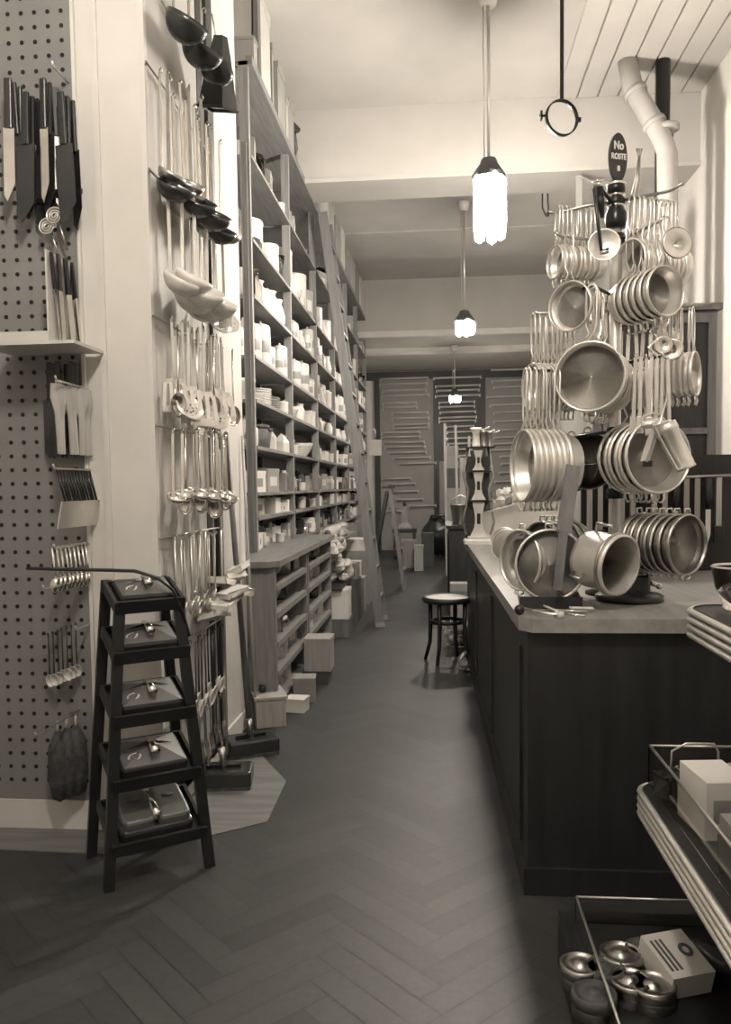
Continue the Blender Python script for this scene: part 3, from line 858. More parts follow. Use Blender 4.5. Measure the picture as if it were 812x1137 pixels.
# wire basket of clutter on floor between stool and counter
t = thing('wire_basket', 'pale wire basket on the floor against the counter behind the stool', 'basket', (.17, 6.75, 0))
for r, z in ((.10, .02), (.13, .12), (.15, .22)):
    MB().lathe([(r-.004, z-.004), (r+.004, z-.004), (r+.004, z+.004), (r-.004, z+.004), (r-.004, z-.004)], 20).build('hoop', tin, t)
g = MB()
for k in range(12):
    a = 2*PI*k/12; g.tube([(.09*math.cos(a), .09*math.sin(a), .02), (.15*math.cos(a), .15*math.sin(a), .22)], .0035, 5)
g.build('wires', tin, t)
for k in range(3):
    o = tag(MB().ball((0,0,0), (.06, .07, .05), 6).build('cloth_bundle', cloth, origin=(0,0,0)), '%s bundle in the wire basket by the counter' % ['pale lower', 'pale rear', 'pale topmost'][k], 'bundle', 'bundles in the wire basket')
    o.location = (.17+(-.03, .04, 0)[k], 6.75+(0, .04, -.02)[k], (.07, .08, .16)[k])
fbox(.17, 6.95, 0, .16, .14, .5, card, 'narrow grey carton standing behind the wire basket')
def coil(x, y, z, r, label):
    t = thing('wire_whisk_bundle', label, 'whisks', (x, y, z))
    for k in range(4):
        a = -.5 + .25*k
        MB().tube([(0, -.02*k, .01), (-r*.9, -.03*k, r*.5), (-r*1.0, -.03*k, r*1.3), (-r*.2, -.02*k, r*2.0)], .006, 6).build('wire_loop', tin, t)
    MB().tube([(0, 0, .0), (.0, -.08, .02)], .01, 6).build('binding', steel_d, t)
coil(.21, 5.9, 0, .07, 'bundle of bent wires on the floor by the counter foot')

# ================================================================ COUNTER
cx0, cx1 = .262, .20
poly = [(.262, 2.60), (1.62, 2.60), (1.62, 6.45), (.20, 6.45)]
t = thing('shop_counter', 'long dark wooden shop counter with paler worn top', 'counter', (.9, 4.5, 0))
o0 = V(*t.location)
def loc_poly(pl): return [(x-o0.x, y-o0.y) for x, y in pl]
MB().prism(loc_poly([(.285, 2.64), (1.62, 2.64), (1.62, 6.42), (.225, 6.42)]), .0, .875).build('body', wood_dk, t)
MB().prism(loc_poly([(.30, 2.605), (1.62, 2.605), (1.62, 6.45), (.20, 6.45), (.258, 2.66)]), .875, .92).build('top', wood_ct, t)
g = MB()
for k in range(3):
    ya = 2.8 + k*1.2
    xk = .285 - (.06*(ya-2.64)/3.8)
    MB().beam((xk-.004-o0.x, ya-o0.y, .12), (xk-.004-o0.x, ya-o0.y, .8), .05, .012, (1,0,0)).build('pilaster', wood_dk, t)
MB().prism(loc_poly([(.272, 2.625), (1.62, 2.625), (1.62, 6.43), (.213, 6.43)]), .0, .09).build('plinth', wood_dk, t)
# further dark cabinet behind counter end
t = thing('dark_cabinet', 'dark upright cabinet beyond the counter end', 'cabinet', (.55, 8.9, 0))
MB().b2((-.44, -.5, 0), (.6, .5, .90)).build('body', wood_dk, t)
MB().b2((-.47, -.53, .90), (.63, .53, .935)).build('top', wood_dk, t)
MB().b2((-.445, -.42, .1), (-.44-.012, .42, .82)).build('door', black_p, t)

# ================================================================ SIEVES
def sieve_proto(r, depth, L, fr=alu, ga=gauze, flare=.82, wr=.0035):
    def mk():
        root = empty('wire_sieve')
        MB().shell([(r*flare, -depth), (r*(flare+1)/2+.002, -depth*.45), (r*.985, -.012), (r*.985, 0)], 30).build('frame', fr, root)
        MB().lathe([(r*.965, -.008), (r*1.01, -.010), (r*1.035, 0), (r*1.01, .007), (r*.965, .006), (r*.965, -.008)], 30).build('rim', fr, root)
        MB().lathe([(r*flare, -depth), (r*flare*.7, -depth-.004), (r*flare*.35, -depth-.006), (0, -depth-.007)], 26).build('gauze', ga, root)
        if L < .06:
            MB().tube([(-.014, r*1.0, -.004), (-.012, r+.02, -.006), (.012, r+.02, -.006), (.014, r*1.0, -.004)], .0035, 6).build('lug', tin, root)
            for s in (-1, 1): MB().tube([(s*r*.2, -r*.98, 0), (s*r*.2, -r-.012, .004), (s*r*.1, -r-.014, 0)], .0035, 6).build('rest_hook', tin, root)
            return root
        wv = min(.018, r*.28)
        pts = [(r*.22, r*.97, -.002), (wv*.35, r+.028, -.004), (wv, r+.055, -.004), (wv, r+L-.02, -.004), (wv*.6, r+L-.004, -.004), (0, r+L, -.004),
               (-wv*.6, r+L-.004, -.004), (-wv, r+L-.02, -.004), (-wv, r+.055, -.004), (-wv*.35, r+.028, -.004), (-r*.22, r*.97, -.002)]
        MB().tube(pts, wr, 6).build('handle', tin, root)
        for s in (-1, 1):
            MB().tube([(s*r*.2, -r*.98, 0), (s*r*.2, -r-.018, .004), (s*r*.13, -r-.034, .0), (s*r*.05, -r-.03, -.004)], .0035, 6).build('rest_hook', tin, root)
        return root
    return Proto(mk)
def n_of(ang):      # horizontal facing direction, 0 = towards the viewer, positive = to the right
    return V(math.sin(ang), -math.cos(ang), 0)
def stack(p, px, py, Y, ang, n, step, desc, group, cat='sieve', dz=0.0, tilt=0.0, wob=.05, order='front'):
    c0 = at_y(px, py, Y)
    for k in range(n):
        nn = n_of(ang + rnd.uniform(-wob, wob)); nn.z = tilt + rnd.uniform(-wob, wob)*.6
        c = c0 - n_of(ang)*step*k + V(0, 0, dz*k)
        up = V(rnd.uniform(-.04, .04), 0, 1)
        p.put(basis(c, frame(nn, up)), '%s, %s from the %s' % (desc, NTH[k], order), cat, group)
P_A = sieve_proto(.062, .035, .15)
P_A2 = sieve_proto(.088, .045, .16)
P_C = sieve_proto(.088, .05, .17)
P_D = sieve_proto(.123, .032, .20, alu, gauze, .9, .0052)
P_E = sieve_proto(.09, .045, .19, wr=.004)
P_G = sieve_proto(.130, .06, .22, wr=.0045)
P_H = sieve_proto(.130, .06, .2, alu, alu_in)
P_I = sieve_proto(.078, .04, .16)
P_S = sieve_proto(.088, .03, .17, alu, gauze_o)
YR = 3.2
stack(P_A, 617, 291, 3.22, -1.25, 9, .0195, 'small wire sieve in the row on the upper left arm', 'small sieves on the upper left arm', order='left')
stack(P_A2, 700, 293, 3.12, -1.12, 11, .0185, 'wire sieve in the row on the upper right arm', 'sieves on the upper right arm', order='left')
stack(P_C, 739, 323, 3.0, .50, 6, .034, 'bright round sieve in the stack facing right under the right arm', 'bright sieves below the upper right arm')
stack(P_S, 633, 340, 3.02, -.78, 1, .03, 'lone open mesh sieve hanging left of the pole', 'lone hanging sieves')
stack(P_D, 655, 418, 2.98, -.36, 6, .05, 'large sieve facing the viewer beside the pole', 'large sieves facing the viewer')
stack(P_E, 592, 430, 3.22, -1.2, 10, .0185, 'wire sieve in the row on the middle left arm', 'sieves on the middle left arm', order='left')
stack(P_G, 581, 517, 3.0, -1.28, 7, .021, 'big sieve in the lowest left stack', 'big sieves in the lowest left stack')
stack(P_H, 731, 507, 2.98, .32, 6, .036, 'big pale rimmed sieve in the lowest right stack', 'big sieves in the lowest right stack')
stack(P_I, 772, 415, 3.05, 1.1, 7, .02, 'small sieve in the stack on the middle right arm', 'small sieves on the middle right arm', order='right')
# grey pans behind the lowest left stack
def round_pan_proto(r, d, m_):
    def mk():
        root = empty('round_baking_pan')
        MB().shell([(r, 0), (r*1.03, .004), (r*.96, -d), (r*.94, -d), (r*.98, 0)], 30).build('wall', m_, root)
        MB().lathe([(r*.955, -d), (0, -d-.002), ], 30).build('base', m_, root)
        MB().lathe([(.012, .0), (.018, -.002), (.018, .006), (.012, .006), (.012, 0)], 12, Matrix.Translation((0, r*1.08, 0))).build('hanging_ring', steel_d, root)
        return root
    return Proto(mk)
P_B = round_pan_proto(.115, .03, steel_d)
stack(P_B, 653, 512, 3.42, -.15, 2, .05, 'dull grey round pan hanging behind the lowest left stack', 'dull pans behind the rack', cat='pan')
stack(P_B, 634, 516, 3.5, -.5, 1, .05, 'dull grey round pan half hidden left of the other dull pans', 'dull pans behind the rack', cat='pan')

# display pole with arms
pb = at_y(681, 600, YR)
PX = at_y(684, 300, YR).x
zt = at_y(686, 247, YR).z
t = thing('display_pole', 'steel display pole with hooked arms holding sieves, dark sign on top', 'display stand', (PX, YR, .92))
MB().tube([(0, 0, .0), (0, 0, zt-.92)], .0225, 16).build('pole', alu, t)
MB().lathe([(0,0),(.11,0),(.11,.012),(.04,.03),(.03,.06),(0,.06)], 20).build('foot', black_m, t)
h = zt - .92
MB().lathe([(0,h-.02),(.036,h-.02),(.04,h),(.04,h+.03),(.03,h+.05),(.027,h+.06),(.034,h+.065),(.034,h+.085),(.027,h+.09),(.026,h+.105),(.034,h+.11),(.034,h+.135),(.02,h+.15),(0,h+.15)], 18).build('top_fitting', black_m, t)
MB().lathe([(.026,h+.055),(.035,h+.06),(.026,h+.066),(.026,h+.055)], 18).build('ring', steel, t)
MB().lathe([(.026,h+.092),(.035,h+.098),(.026,h+.104),(.026,h+.092)], 18).build('ring', steel, t)
MB().lathe([(.028,h+.13),(.036,h+.14),(.028,h+.15),(.028,h+.13)], 18).build('ring', steel, t)
for py in (266, 330, 405, 480, 548):
    z = at_y(684, py, YR).z - .92
    MB().lathe([(.022,z-.02),(.034,z-.018),(.034,z+.018),(.022,z+.02)], 16).build('collar', black_m, t)
def arm(pts, r=.006, m_=steel_d):
    w = [at_y(*q) for q in pts]
    o0 = V(*t.location)
    MB().tube([q-o0 for q in w], r, 8).build('arm', m_, t)
arm([(684, 224, YR), (650, 229, YR+.02), (622, 236, YR+.05), (613, 236, YR+.05), (609, 234, YR+.05)])
arm([(684, 224, YR), (740, 213, YR-.1), (748, 210, YR-.12), (759, 203, YR-.15)])
arm([(684, 267, YR), (655, 266, YR), (625, 263, YR), (620, 260, YR), (616, 257, YR)])
arm([(684, 268, YR), (712, 256, YR-.08), (732, 246, YR-.14), (739, 240, YR-.15)])
arm([(684, 330, YR), (664, 320, YR-.12), (652, 317, YR-.18), (648, 321, YR-.2)], m_=black_m)
arm([(684, 345, YR), (640, 347, YR), (600, 348, YR+.02), (594, 348, YR+.02)])
arm([(684, 405, YR), (650, 411, YR-.05), (596, 412, YR-.16), (590, 409, YR-.17), (587, 407, YR-.17)], m_=black_m)
arm([(684, 405, YR), (720, 398, YR-.12), (738, 396, YR-.18), (742, 399, YR-.18)], m_=black_m)
arm([(684, 345, YR), (740, 340, YR), (790, 338, YR)])
arm([(684, 478, YR), (640, 485, YR+.15), (628, 490, YR+.2)], m_=black_m)
arm([(684, 515, YR), (650, 517, YR-.1), (632, 518, YR-.16), (627, 514, YR-.17)], m_=black_m)
# sign (part of the pole)
sz = h + .15
sp = empty('sign'); sp.parent = t
sp.location = (0.004, -.004, sz+.086); sp.rotation_euler = (0, 0, .35)
def text(body, size, mat_, parent, loc, shear=0, name='lettering', ext=.0015, rot=None, sx=1.0):
    cu = bpy.data.curves.new(name, 'FONT'); cu.body = body; cu.size = size; cu.extrude = ext
    cu.align_x = 'CENTER'; cu.align_y = 'CENTER'; cu.offset = size*.02
    tmp = bpy.data.objects.new('tmp', cu)
    COL.objects.link(tmp)
    bpy.context.view_layer.update()
    dg = bpy.context.evaluated_depsgraph_get()
    me = bpy.data.meshes.new_from_object(tmp.evaluated_get(dg))
    COL.objects.unlink(tmp); bpy.data.objects.remove(tmp)
    me.materials.clear(); me.materials.append(mat_)
    o = bpy.data.objects.new(name, me); COL.objects.link(o); o.parent = parent
    o.location = loc; o.rotation_euler = rot if rot else (PI/2, 0, 0); o.scale = (sx, 1, 1)
    return o
g = MB()
pl = [(.037*math.cos(2*PI*k/36), .09*math.sin(2*PI*k/36)) for k in range(36)]
g.prism(pl, -.006, .006, rx(PI/2).to_4x4())
sb = g.build('sign_board', black_p, sp)
# lettering pieces belong to the board
for bd, sz_, zz, sxx in (('No', .042, .042, .75), ('ROSTE', .03, .002, .7), ('III', .026, -.042, .6)):
    text(bd, sz_, paper, sp, (0, -.0075, zz), sx=sxx)

# single ladle with long dark handle hanging across the pole, and clamp next to it
t = thing('flat_skimmer', 'round flat skimmer on a long dark crank handle hanging before the pole', 'skimmer', at_y(671, 272, 3.0))
o0 = V(*t.location)
MB().lathe([(0,-.004),(.052,-.003),(.055,.004),(.057,.006),(.055,.008),(.05,.003),(0,.002)], 26, frame(n_of(-.15)).to_4x4()).build('disc', alu, t)
MB().tube([at_y(676,276,2.985)-o0, at_y(668,278,2.985)-o0, at_y(660,211,2.99)-o0, at_y(661,207,3.03)-o0, at_y(665,206,3.1)-o0], .006, 8).build('handle', black_p, t)
t = thing('screw_clamp', 'dark screw clamp with cross bar fixed beside the sign', 'clamp', at_y(668, 240, 3.15))
o0 = V(*t.location)
MB().tube([at_y(669,242,3.13)-o0, at_y(667,225,3.13)-o0, at_y(666,208,3.13)-o0], [.006,.016,.014], 8).build('jaw', black_m, t)
MB().tube([at_y(666,208,3.13)-o0, at_y(666,200,3.13)-o0], .004, 6).build('screw', steel, t)
MB().tube([at_y(658,202,3.13)-o0, at_y(674,199,3.13)-o0], .004, 6).build('cross_bar', steel, t)
MB().tube([at_y(669,212,3.13)-o0, at_y(676,220,3.16)-o0, at_y(683,228,3.18)-o0], .007, 6).build('bracket', black_m, t)
# feather-like plume behind sign
t = thing('bottle_brush', 'thin upright brush with forked tip rising behind the sign', 'brush', at_y(706, 232, 3.45))
o0 = V(*t.location)
MB().tube([at_y(694,330,3.24)-o0, at_y(703,232,3.45)-o0, at_y(708,200,3.45)-o0, at_y(710,176,3.45)-o0], [.012,.022,.011,.006], 8).build('stem', steel_d, t)
for dx in (-3, 0, 3): MB().tube([at_y(710,177,3.45)-o0, at_y(710+dx,165,3.45)-o0], .0035, 5).build('tip', steel_d, t)

# wires, whisks, fans of straight handles hanging between the stacks
def strip_proto(L, w, m_, name, hook=True):
    def mk():
        root = empty(name)
        MB().box((0,0,-L*.5), (w, .004, L)).build('strip', m_, root)
        if hook: MB().tube([(0,0,-.005),(0,-.004,.008),(0,.004,.014),(0,.010,.008)], .0025, 6).build('hook', tin, root)
        MB().bev((0,0,-L-.03), (w*2.2, .008, .06), .003).build('blade', m_, root)
        return root
    return Proto(mk)
P_T = strip_proto(.15, .014, steel, 'flat_turner')
for k in range(9):
    px = 690+k*8.2 ; c = at_y(px, 369+rnd.uniform(-2, 2), 3.22+.0*k)
    P_T.put(basis(c, rz(rnd.uniform(-.3, .3)) @ ry(rnd.uniform(-.05, .05))), 'thin steel turner in the row right of the pole, %s from left' % NTH[k], 'turner', 'steel turners right of the pole')
P_W = strip_proto(.21, .012, tin, 'palette_knife')
for k in range(7):
    c = at_y(706+k*6, 397+rnd.uniform(-2, 2), 2.98-.012*k)
    P_W.put(basis(c, rz(rnd.uniform(-.6, .2)) @ ry(rnd.uniform(-.04, .04))), 'slim bright palette knife above the lowest right stack, %s from left' % NTH[k], 'knife', 'palette knives on the middle right arm')
# shiny small moulds on the far right of the rack
for k, (px, py) in enumerate(((747, 388), (737, 383), (752, 270), (728, 386))):
    c = at_y(px, py, 2.95)
    t = thing('jelly_mould', ['shiny fluted mould beside the small sieve stack', 'shiny fluted mould left of its twin, near the small sieves', 'round shiny mould hanging at the upper right arm end', 'small shiny mould above the palette knives'][k], 'mould', c, 'shiny moulds on the rack')
    r = (.035, .03, .05, .025)[k]
    MB().lathe([(0,-r*.9),(r*.5,-r*.9),(r*.8,-r*.4),(r,.0),(r*1.1,.003),(r*.95,.005),(0,-.4*r)], 22, (frame(n_of(-.4+k*.3)) ).to_4x4()).build('body', steel, t)
    MB().tube([(0,0,r*.9),(.004,0,r*1.5),(-.004,0,r*1.9)], .003, 5).build('hook', tin, t)
# cylinder grater and bent strip in front of lowest right stack
t = thing('cylinder_grater', 'bright metal cylinder tool with long bent handle hanging before the right stack', 'grater', at_y(752, 497, 2.75))
o0 = V(*t.location)
a, c = at_y(740, 470, 2.75)-o0, at_y(763, 520, 2.75)-o0
MB().tube([a, a.lerp(c,.15), a.lerp(c,.2), a.lerp(c, .96), c], [.030,.032,.028,.030,.032], 18).build('barrel', alu, t)
MB().tube([a+V(0,-.02,.005), a+V(-.045,-.02,-.01), at_y(728,478,2.74)-o0, at_y(752,522,2.72)-o0, c+V(.0,-.02,.005)], .006, 8).build('handle', tin, t)
MB().tube([a+V(-.02,0,.0), at_y(741,440,2.9)-o0, at_y(741,398,3.02)-o0], .003, 6).build('hook', tin, t)
t = thing('bent_strip_tool', 'pale grooved strip tool hanging inside the right stack rim', 'slicer', at_y(722, 495, 2.8))
o0 = V(*t.location)
MB().beam(at_y(727,478,2.8)-o0, at_y(716,513,2.8)-o0, .028, .008, (0,1,0)).build('blade', alu, t)
MB().beam(at_y(729,478,2.79)-o0, at_y(718,513,2.79)-o0, .006, .012, (0,1,0)).build('ridge', steel_d, t)
MB().tube([at_y(713,472,2.8)-o0, at_y(735,470,2.8)-o0], .014, 10).build('roller', alu, t)
MB().tube([at_y(713,474,2.8)-o0, at_y(714,463,2.82)-o0, at_y(724,459,2.85)-o0, at_y(736,461,2.85)-o0], .004, 6).build('bail', tin, t)
MB().tube([at_y(724,459,2.85)-o0, at_y(724,430,2.95)-o0, at_y(724,400,3.06)-o0], .003, 6).build('hook', tin, t)
MB().box(at_y(719,515,2.8)-o0, (.03,.012,.02)).build('end_stop', black_p, t)
# dark utensil handles on wall behind, low right
P_K = Proto(lambda: mk_brush())
def mk_brush():
    root = empty('long_brush')
    MB().box((0,0,-.12), (.024,.012,.24)).build('handle', wood_lt, root)
    MB().bev((0,0,-.27), (.05,.03,.08), .008).build('bristles', black_p, root)
    return root
def mk_dark():
    root = empty('broad_knife')
    MB().lathe([(0,0),(.016,-.0),(.02,-.08),(.012,-.15),(0,-.15)], 10).build('handle', black_p, root)
    MB().prism([(-.012,0),(.012,0),(.012,.12),(0,.16),(-.012,.12)], -.0015, .0015, rx(-PI/2).to_4x4() @ Matrix.Translation((0,.15,0))).build('blade', steel, root)
    return root
P_N = Proto(mk_dark)
rail = MB().tube([at_y(640, 535, 4.0), at_y(830, 527, 4.0)], .008, 8)
tag(rail.build('hanging_rail', steel_d), 'steel rail behind the lowest stacks holding brushes and knives', 'rail')
ii = 0
for k in range(13):
    c = at_y(655+k*12, 536-k*.5, 3.99)
    if k % 3 == 2: P_N.put(basis(c, rz(rnd.uniform(-.3,.3))), 'dark handled knife on the rear rail, %s from left' % NTH[k], 'knife', 'knives on the rear rail')
    else: P_K.put(basis(c, rz(rnd.uniform(-.3,.3))), 'pale handled brush on the rear rail, %s from left' % NTH[k], 'brush', 'brushes on the rear rail')
# back board behind rack
t = thing('display_board', 'dark board standing on the counter rear behind the sieve rack', 'board', (1.45, 4.05, .92))
MB().b2((-.75, 0, 0), (.3, .03, .56)).build('board', wood_dk, t)
for x in (-.7, .25): MB().b2((x-.02, .03, 0), (x+.02, .18, .02)).beam((x, .16, .02), (x, .03, .4), .03, .02).build('foot', wood_dk, t)

t = thing('display_cupboard', 'dark glazed cupboard standing on the counter behind the sieve rack', 'cupboard', (1.4, 5.3, .92))
MB().b2((-.36, 0, 0), (.34, .3, 1.5)).build('carcass', wood_dk, t)
MB().b2((-.39, -.02, 1.5), (.37, .32, 1.54)).build('cornice', wood_mid, t)
for s in (0, 1):
    dd = MB()
    x0_, x1_ = -.35+.345*s, -.01+.345*s
    dd.b2((x0_, -.02, .02), (x0_+.05, 0, 1.48)).b2((x1_-.05, -.02, .02), (x1_, 0, 1.48)).b2((x0_+.05, -.02, .02), (x1_-.05, 0, .08)).b2((x0_+.05, -.02, 1.42), (x1_-.05, 0, 1.48)).b2((x0_+.05, -.02, .73), (x1_-.05, 0, .77))
    do = dd.build('door', wood_mid, t)
    MB().ball((x0_+.3-.27*s, -.03, .7), .012, 6).build('knob', steel_d, do)
# ================================================================ ON THE COUNTER
ZT = .92
t = thing('tool_tray', 'dark wooden tray board under the nearest counter sieves', 'tray', (.47, 2.93, ZT))
MB().prism([(-.19,-.10),(.02,-.11),(.05,.16),(-.17,.18)], 0, .03).build('board', wood_dk, t)
MB().prism([(-.19,-.112),(.02,-.122),(.02,-.11),(-.19,-.10)], .0, .042).build('front_rail', wood_dk, t)
P_F = sieve_proto(.122, .014, .05, alu, gauze_o, .97)
stack(P_F, 612, 627, 2.84, .06, 1, .03, 'large open mesh sieve standing in front on the counter tray', 'counter sieves', tilt=.06)
P_F2 = sieve_proto(.108, .03, .05, alu, alu_in, .96)
stack(P_F2, 578, 622, 2.92, -1.0, 1, .03, 'sieve standing edge on left of the open mesh sieve', 'counter sieves')
P_F3 = sieve_proto(.115, .03, .05, steel_d, alu_in, .95)
stack(P_F3, 602, 613, 3.1, -1.0, 5, .034, 'dull rimmed sieve in the row behind the open mesh sieve', 'dull sieves in the counter row')
P_F4 = sieve_proto(.105, .03, .05, steel_d, alu_in, .93)
stack(P_F4, 763, 605, 2.9, .62, 7, .033, 'grey sieve in the counter row at right of the shiny pot', 'grey sieves in the right counter row')
# wooden paddle
t = thing('wooden_paddle', 'long flat wooden paddle leaning among the counter sieves', 'paddle', at_y(620, 660, 2.95))
o0 = V(*t.location)
MB().beam(at_y(637,517,2.86)-o0, at_y(626,590,2.80)-o0, .05, .008, (0,1,0)).build('blade', wood_mid, t)
MB().beam(at_y(626,590,2.80)-o0, at_y(619,655,2.77)-o0, .03, .01, (0,1,0)).build('handle', wood_mid, t)
# shiny pot lying on its side
c = at_y(690, 628, 2.76)
t = thing('shiny_pot', 'shiny polished metal pot lying tilted on the counter, opening to the right', 'pot', c)
n = V(.64, -.75, -.12)
Mx = frame(n).to_4x4()
MB().shell([(.098,0),(.104,.0),(.105,-.012),(.1,-.02),(.098,-.12),(.094,-.14),(.09,-.14),(.094,-.02),(.098,0)], 36, Mx).build('pot_wall', alu, t)
MB().lathe([(.094,-.14),(.06,-.143),(0,-.143)], 30, Mx).build('pot_base', alu, t)
MB().lathe([(.1,-.03),(.108,-.027),(.108,-.02),(.1,-.017),(.1,-.03)], 36, Mx).build('band', steel_d, t)
MB().tube([Mx @ V(-.02,.1,-.04), Mx @ V(-.02,.128,-.04), Mx @ V(-.02,.128,-.10), Mx @ V(-.02,.098,-.10)], .006, 8).build('handle', steel_d, t)
MB().tube([Mx @ V(-.09,-.04,-.08), Mx @ V(-.12,-.05,-.07), Mx @ V(-.12,-.05,-.11), Mx @ V(-.09,-.04,-.12)], .006, 8).build('handle', steel_d, t)
# black scale base
bz = at_z(704, 668, ZT)
t = thing('black_scale_base', 'black round based kitchen machine on the counter under the pot', 'machine', (bz.x-.01, bz.y+.03, ZT))
MB().lathe([(0,0),(.115,0),(.12,.008),(.12,.02),(.11,.026),(.07,.03),(0,.03)], 36).build('round_base', black_p, t)
MB().bev((.02,.06,.06), (.13,.10,.075), .025).build('body', black_p, t)
MB().lathe([(0,.09),(.06,.09),(.065,.095),(.06,.1),(0,.1)], 20, Matrix.Translation((.03,.07,.0))).build('plate', steel_d, t)
MB().tube([(.085,.06,.06),(.112,.05,.05)], .01, 8).build('crank_boss', steel, t)
MB().ball((.12,.05,.045), .012, 8).build('knob', steel, t)
# nutcracker-like steel tool with paper tag
a = at_z(574, 682, ZT+.012); c2 = at_z(621, 682, ZT+.012)
t = thing('hinged_steel_tool', 'long hinged steel kitchen tool with black knob lying at the counter edge', 'kitchen tool', (a.x, a.y, ZT))
o0 = V(*t.location)
MB().tube([at_z(583,676,ZT+.012)-o0, at_z(600,680,ZT+.012)-o0, at_z(619,683,ZT+.012)-o0], .006, 8).build('arm', steel, t)
MB().tube([at_z(586,671,ZT+.012)-o0, at_z(604,672,ZT+.012)-o0, at_z(619,679,ZT+.012)-o0], .0055, 8).build('arm', steel, t)
MB().lathe([(0,0),(.017,0),(.019,.008),(.015,.02),(0,.022)], 14, Matrix.Translation(c2-o0-V(0,0,.012))).build('hinge_boss', cream_c, t)
MB().tube([at_z(624,681,ZT+.01)-o0, at_z(650,684,ZT+.008)-o0], .004, 6).build('tine', steel, t)
MB().tube([at_z(624,678,ZT+.01)-o0, at_z(652,679,ZT+.008)-o0], .004, 6).build('tine', steel, t)
MB().ball(at_z(577,677,ZT+.017)-o0, .017, 10).build('knob', black_p, t)
o = MB().prism([(0,0),(.075,.0),(.075,.03),(0,.035)], 0, .003).build('paper_tag', paper, origin=(0,0,0))
o.location = at_z(634, 681, ZT)+V(0,0,.0145); tag(o, 'small white paper tag lying on the hinged steel tool tines', 'tag')
# small knob on the tray edge
o = MB().ball((0,0,.012), (.016,.012,.012), 8).build('door_stop', white_c, origin=(0,0,0)); o.location = at_z(566, 612, ZT)
tag(o, 'small white knob lying on the counter left of the sieves', 'knob')
# round tins halfway down counter
for k, (px, py, Y, r) in enumerate(((563, 588, 4.6, .09), (560, 583, 5.0, .085))):
    t = thing('round_tin', ['dark round lidded tin standing on edge on the counter', 'second dark round tin behind the first on the counter'][k], 'tin', at_y(px, py, Y), 'round tins on the counter')
    z = t.location.z; t.location.z = ZT + r
    Mx = frame(n_of(-.35)+V(0,0,.25)).to_4x4()
    MB().lathe([(0,-.05),(r*.94,-.05),(r,-.04),(r,-.005),(r*.96,.0),(r*.6,.004),(0,.012)], 28, Mx).build('tin_body', steel_d, t)
    MB().lathe([(r*.99,-.02),(r*1.04,-.018),(r*1.04,-.004),(r*.98,0),(r*.99,-.02)], 28, Mx).build('rim', alu, t)
# white flat base + tower of gadgets near the counter end
p = at_z(527, 600, ZT)
t = thing('gadget_tower', 'tall display tower of white waisted gadgets at the counter far end', 'display stand', (p.x, 6.0, ZT))
MB().bev((.04,0,.02), (.34,.24,.04), .02).build('base', white_e, t)
MB().b2((-.09,-.1,.04), (.13,.1,.07)).build('plinth', white_e, t)
MB().b2((-.10,.05,.03), (.14,.08,.80)).build('back_board', card_dk, t)
for k, (zb, hh) in enumerate(((.07, .32), (.40, .26), (.67, .18))):
    w = .085 - .012*k
    g = MB()
    prof = [(w, 0), (w*.55, hh*.22), (w*.42, hh*.4), (w*.42, hh*.55), (w*.6, hh*.8), (w*.75, hh)]
    vs = [(x, 0) for x in ()]
    pl = [(r_, z_) for r_, z_ in prof] + [(-r_, z_) for r_, z_ in reversed(prof)]
    g.prism(pl, -.02, .02, Matrix.Translation((0.02, -.05, zb)) @ rx(PI/2).to_4x4())
    g.build('waisted_gadget', white_e, t)
    MB().box((.02, -.075, zb+hh*.5), (w*.4, .012, hh*.3)).build('dark_slot', black_p, t)
for zb, ww in ((.39, .2), (.66, .18), (.88, .26)):
    MB().b2((.02-ww/2-.0, -.1, zb-.008), (.02+ww/2+.04, .1, zb)).build('shelf', black_m, t)
for s in (-1, 1):
    MB().tube([(.02+s*.12, -.02, .08), (.02+s*.16, -.02, .2), (.02+s*.12, -.02, .34), (.02+s*.1, -.02, .5), (.02+s*.15, -.02, .62), (.02+s*.1, -.02, .88)], .014, 8).build('side_bracket', steel_d, t)
t.scale = (.72, .8, .8)
# jugs on top of the tower
for k, (dx, r, h_, m_) in enumerate(((-.02, .045, .19, white_e), (.06, .035, .16, steel_d), (.12, .03, .15, steel_d))):
    o = thing('meat_grinder', ['white enamel grinder on the gadget tower top', 'grey metal grinder in the middle of the tower top', 'grey slim grinder at the right of the tower top'][k], 'grinder', (p.x+.015+dx*.72, 6.0, ZT+.88*.8), 'grinders on the gadget tower'); o.scale = (.75, .75, .75)
    MB().lathe([(0,0),(r,0),(r*.9,h_*.1),(r*.75,h_*.7),(r*1.1,h_*.85),(r*1.3,h_),(r*1.1,h_),(0,h_*.8)], 16).build('body', m_, o)
    MB().tube([(r*.7,0,h_*.8),(r*2,-.01,h_*.95),(r*2.6,-.01,h_*.98)], .007, 6).build('crank', tin, o)
    MB().ball((r*2.7,-.01,h_*1.0), .012, 6).build('crank_knob', white_e, o)
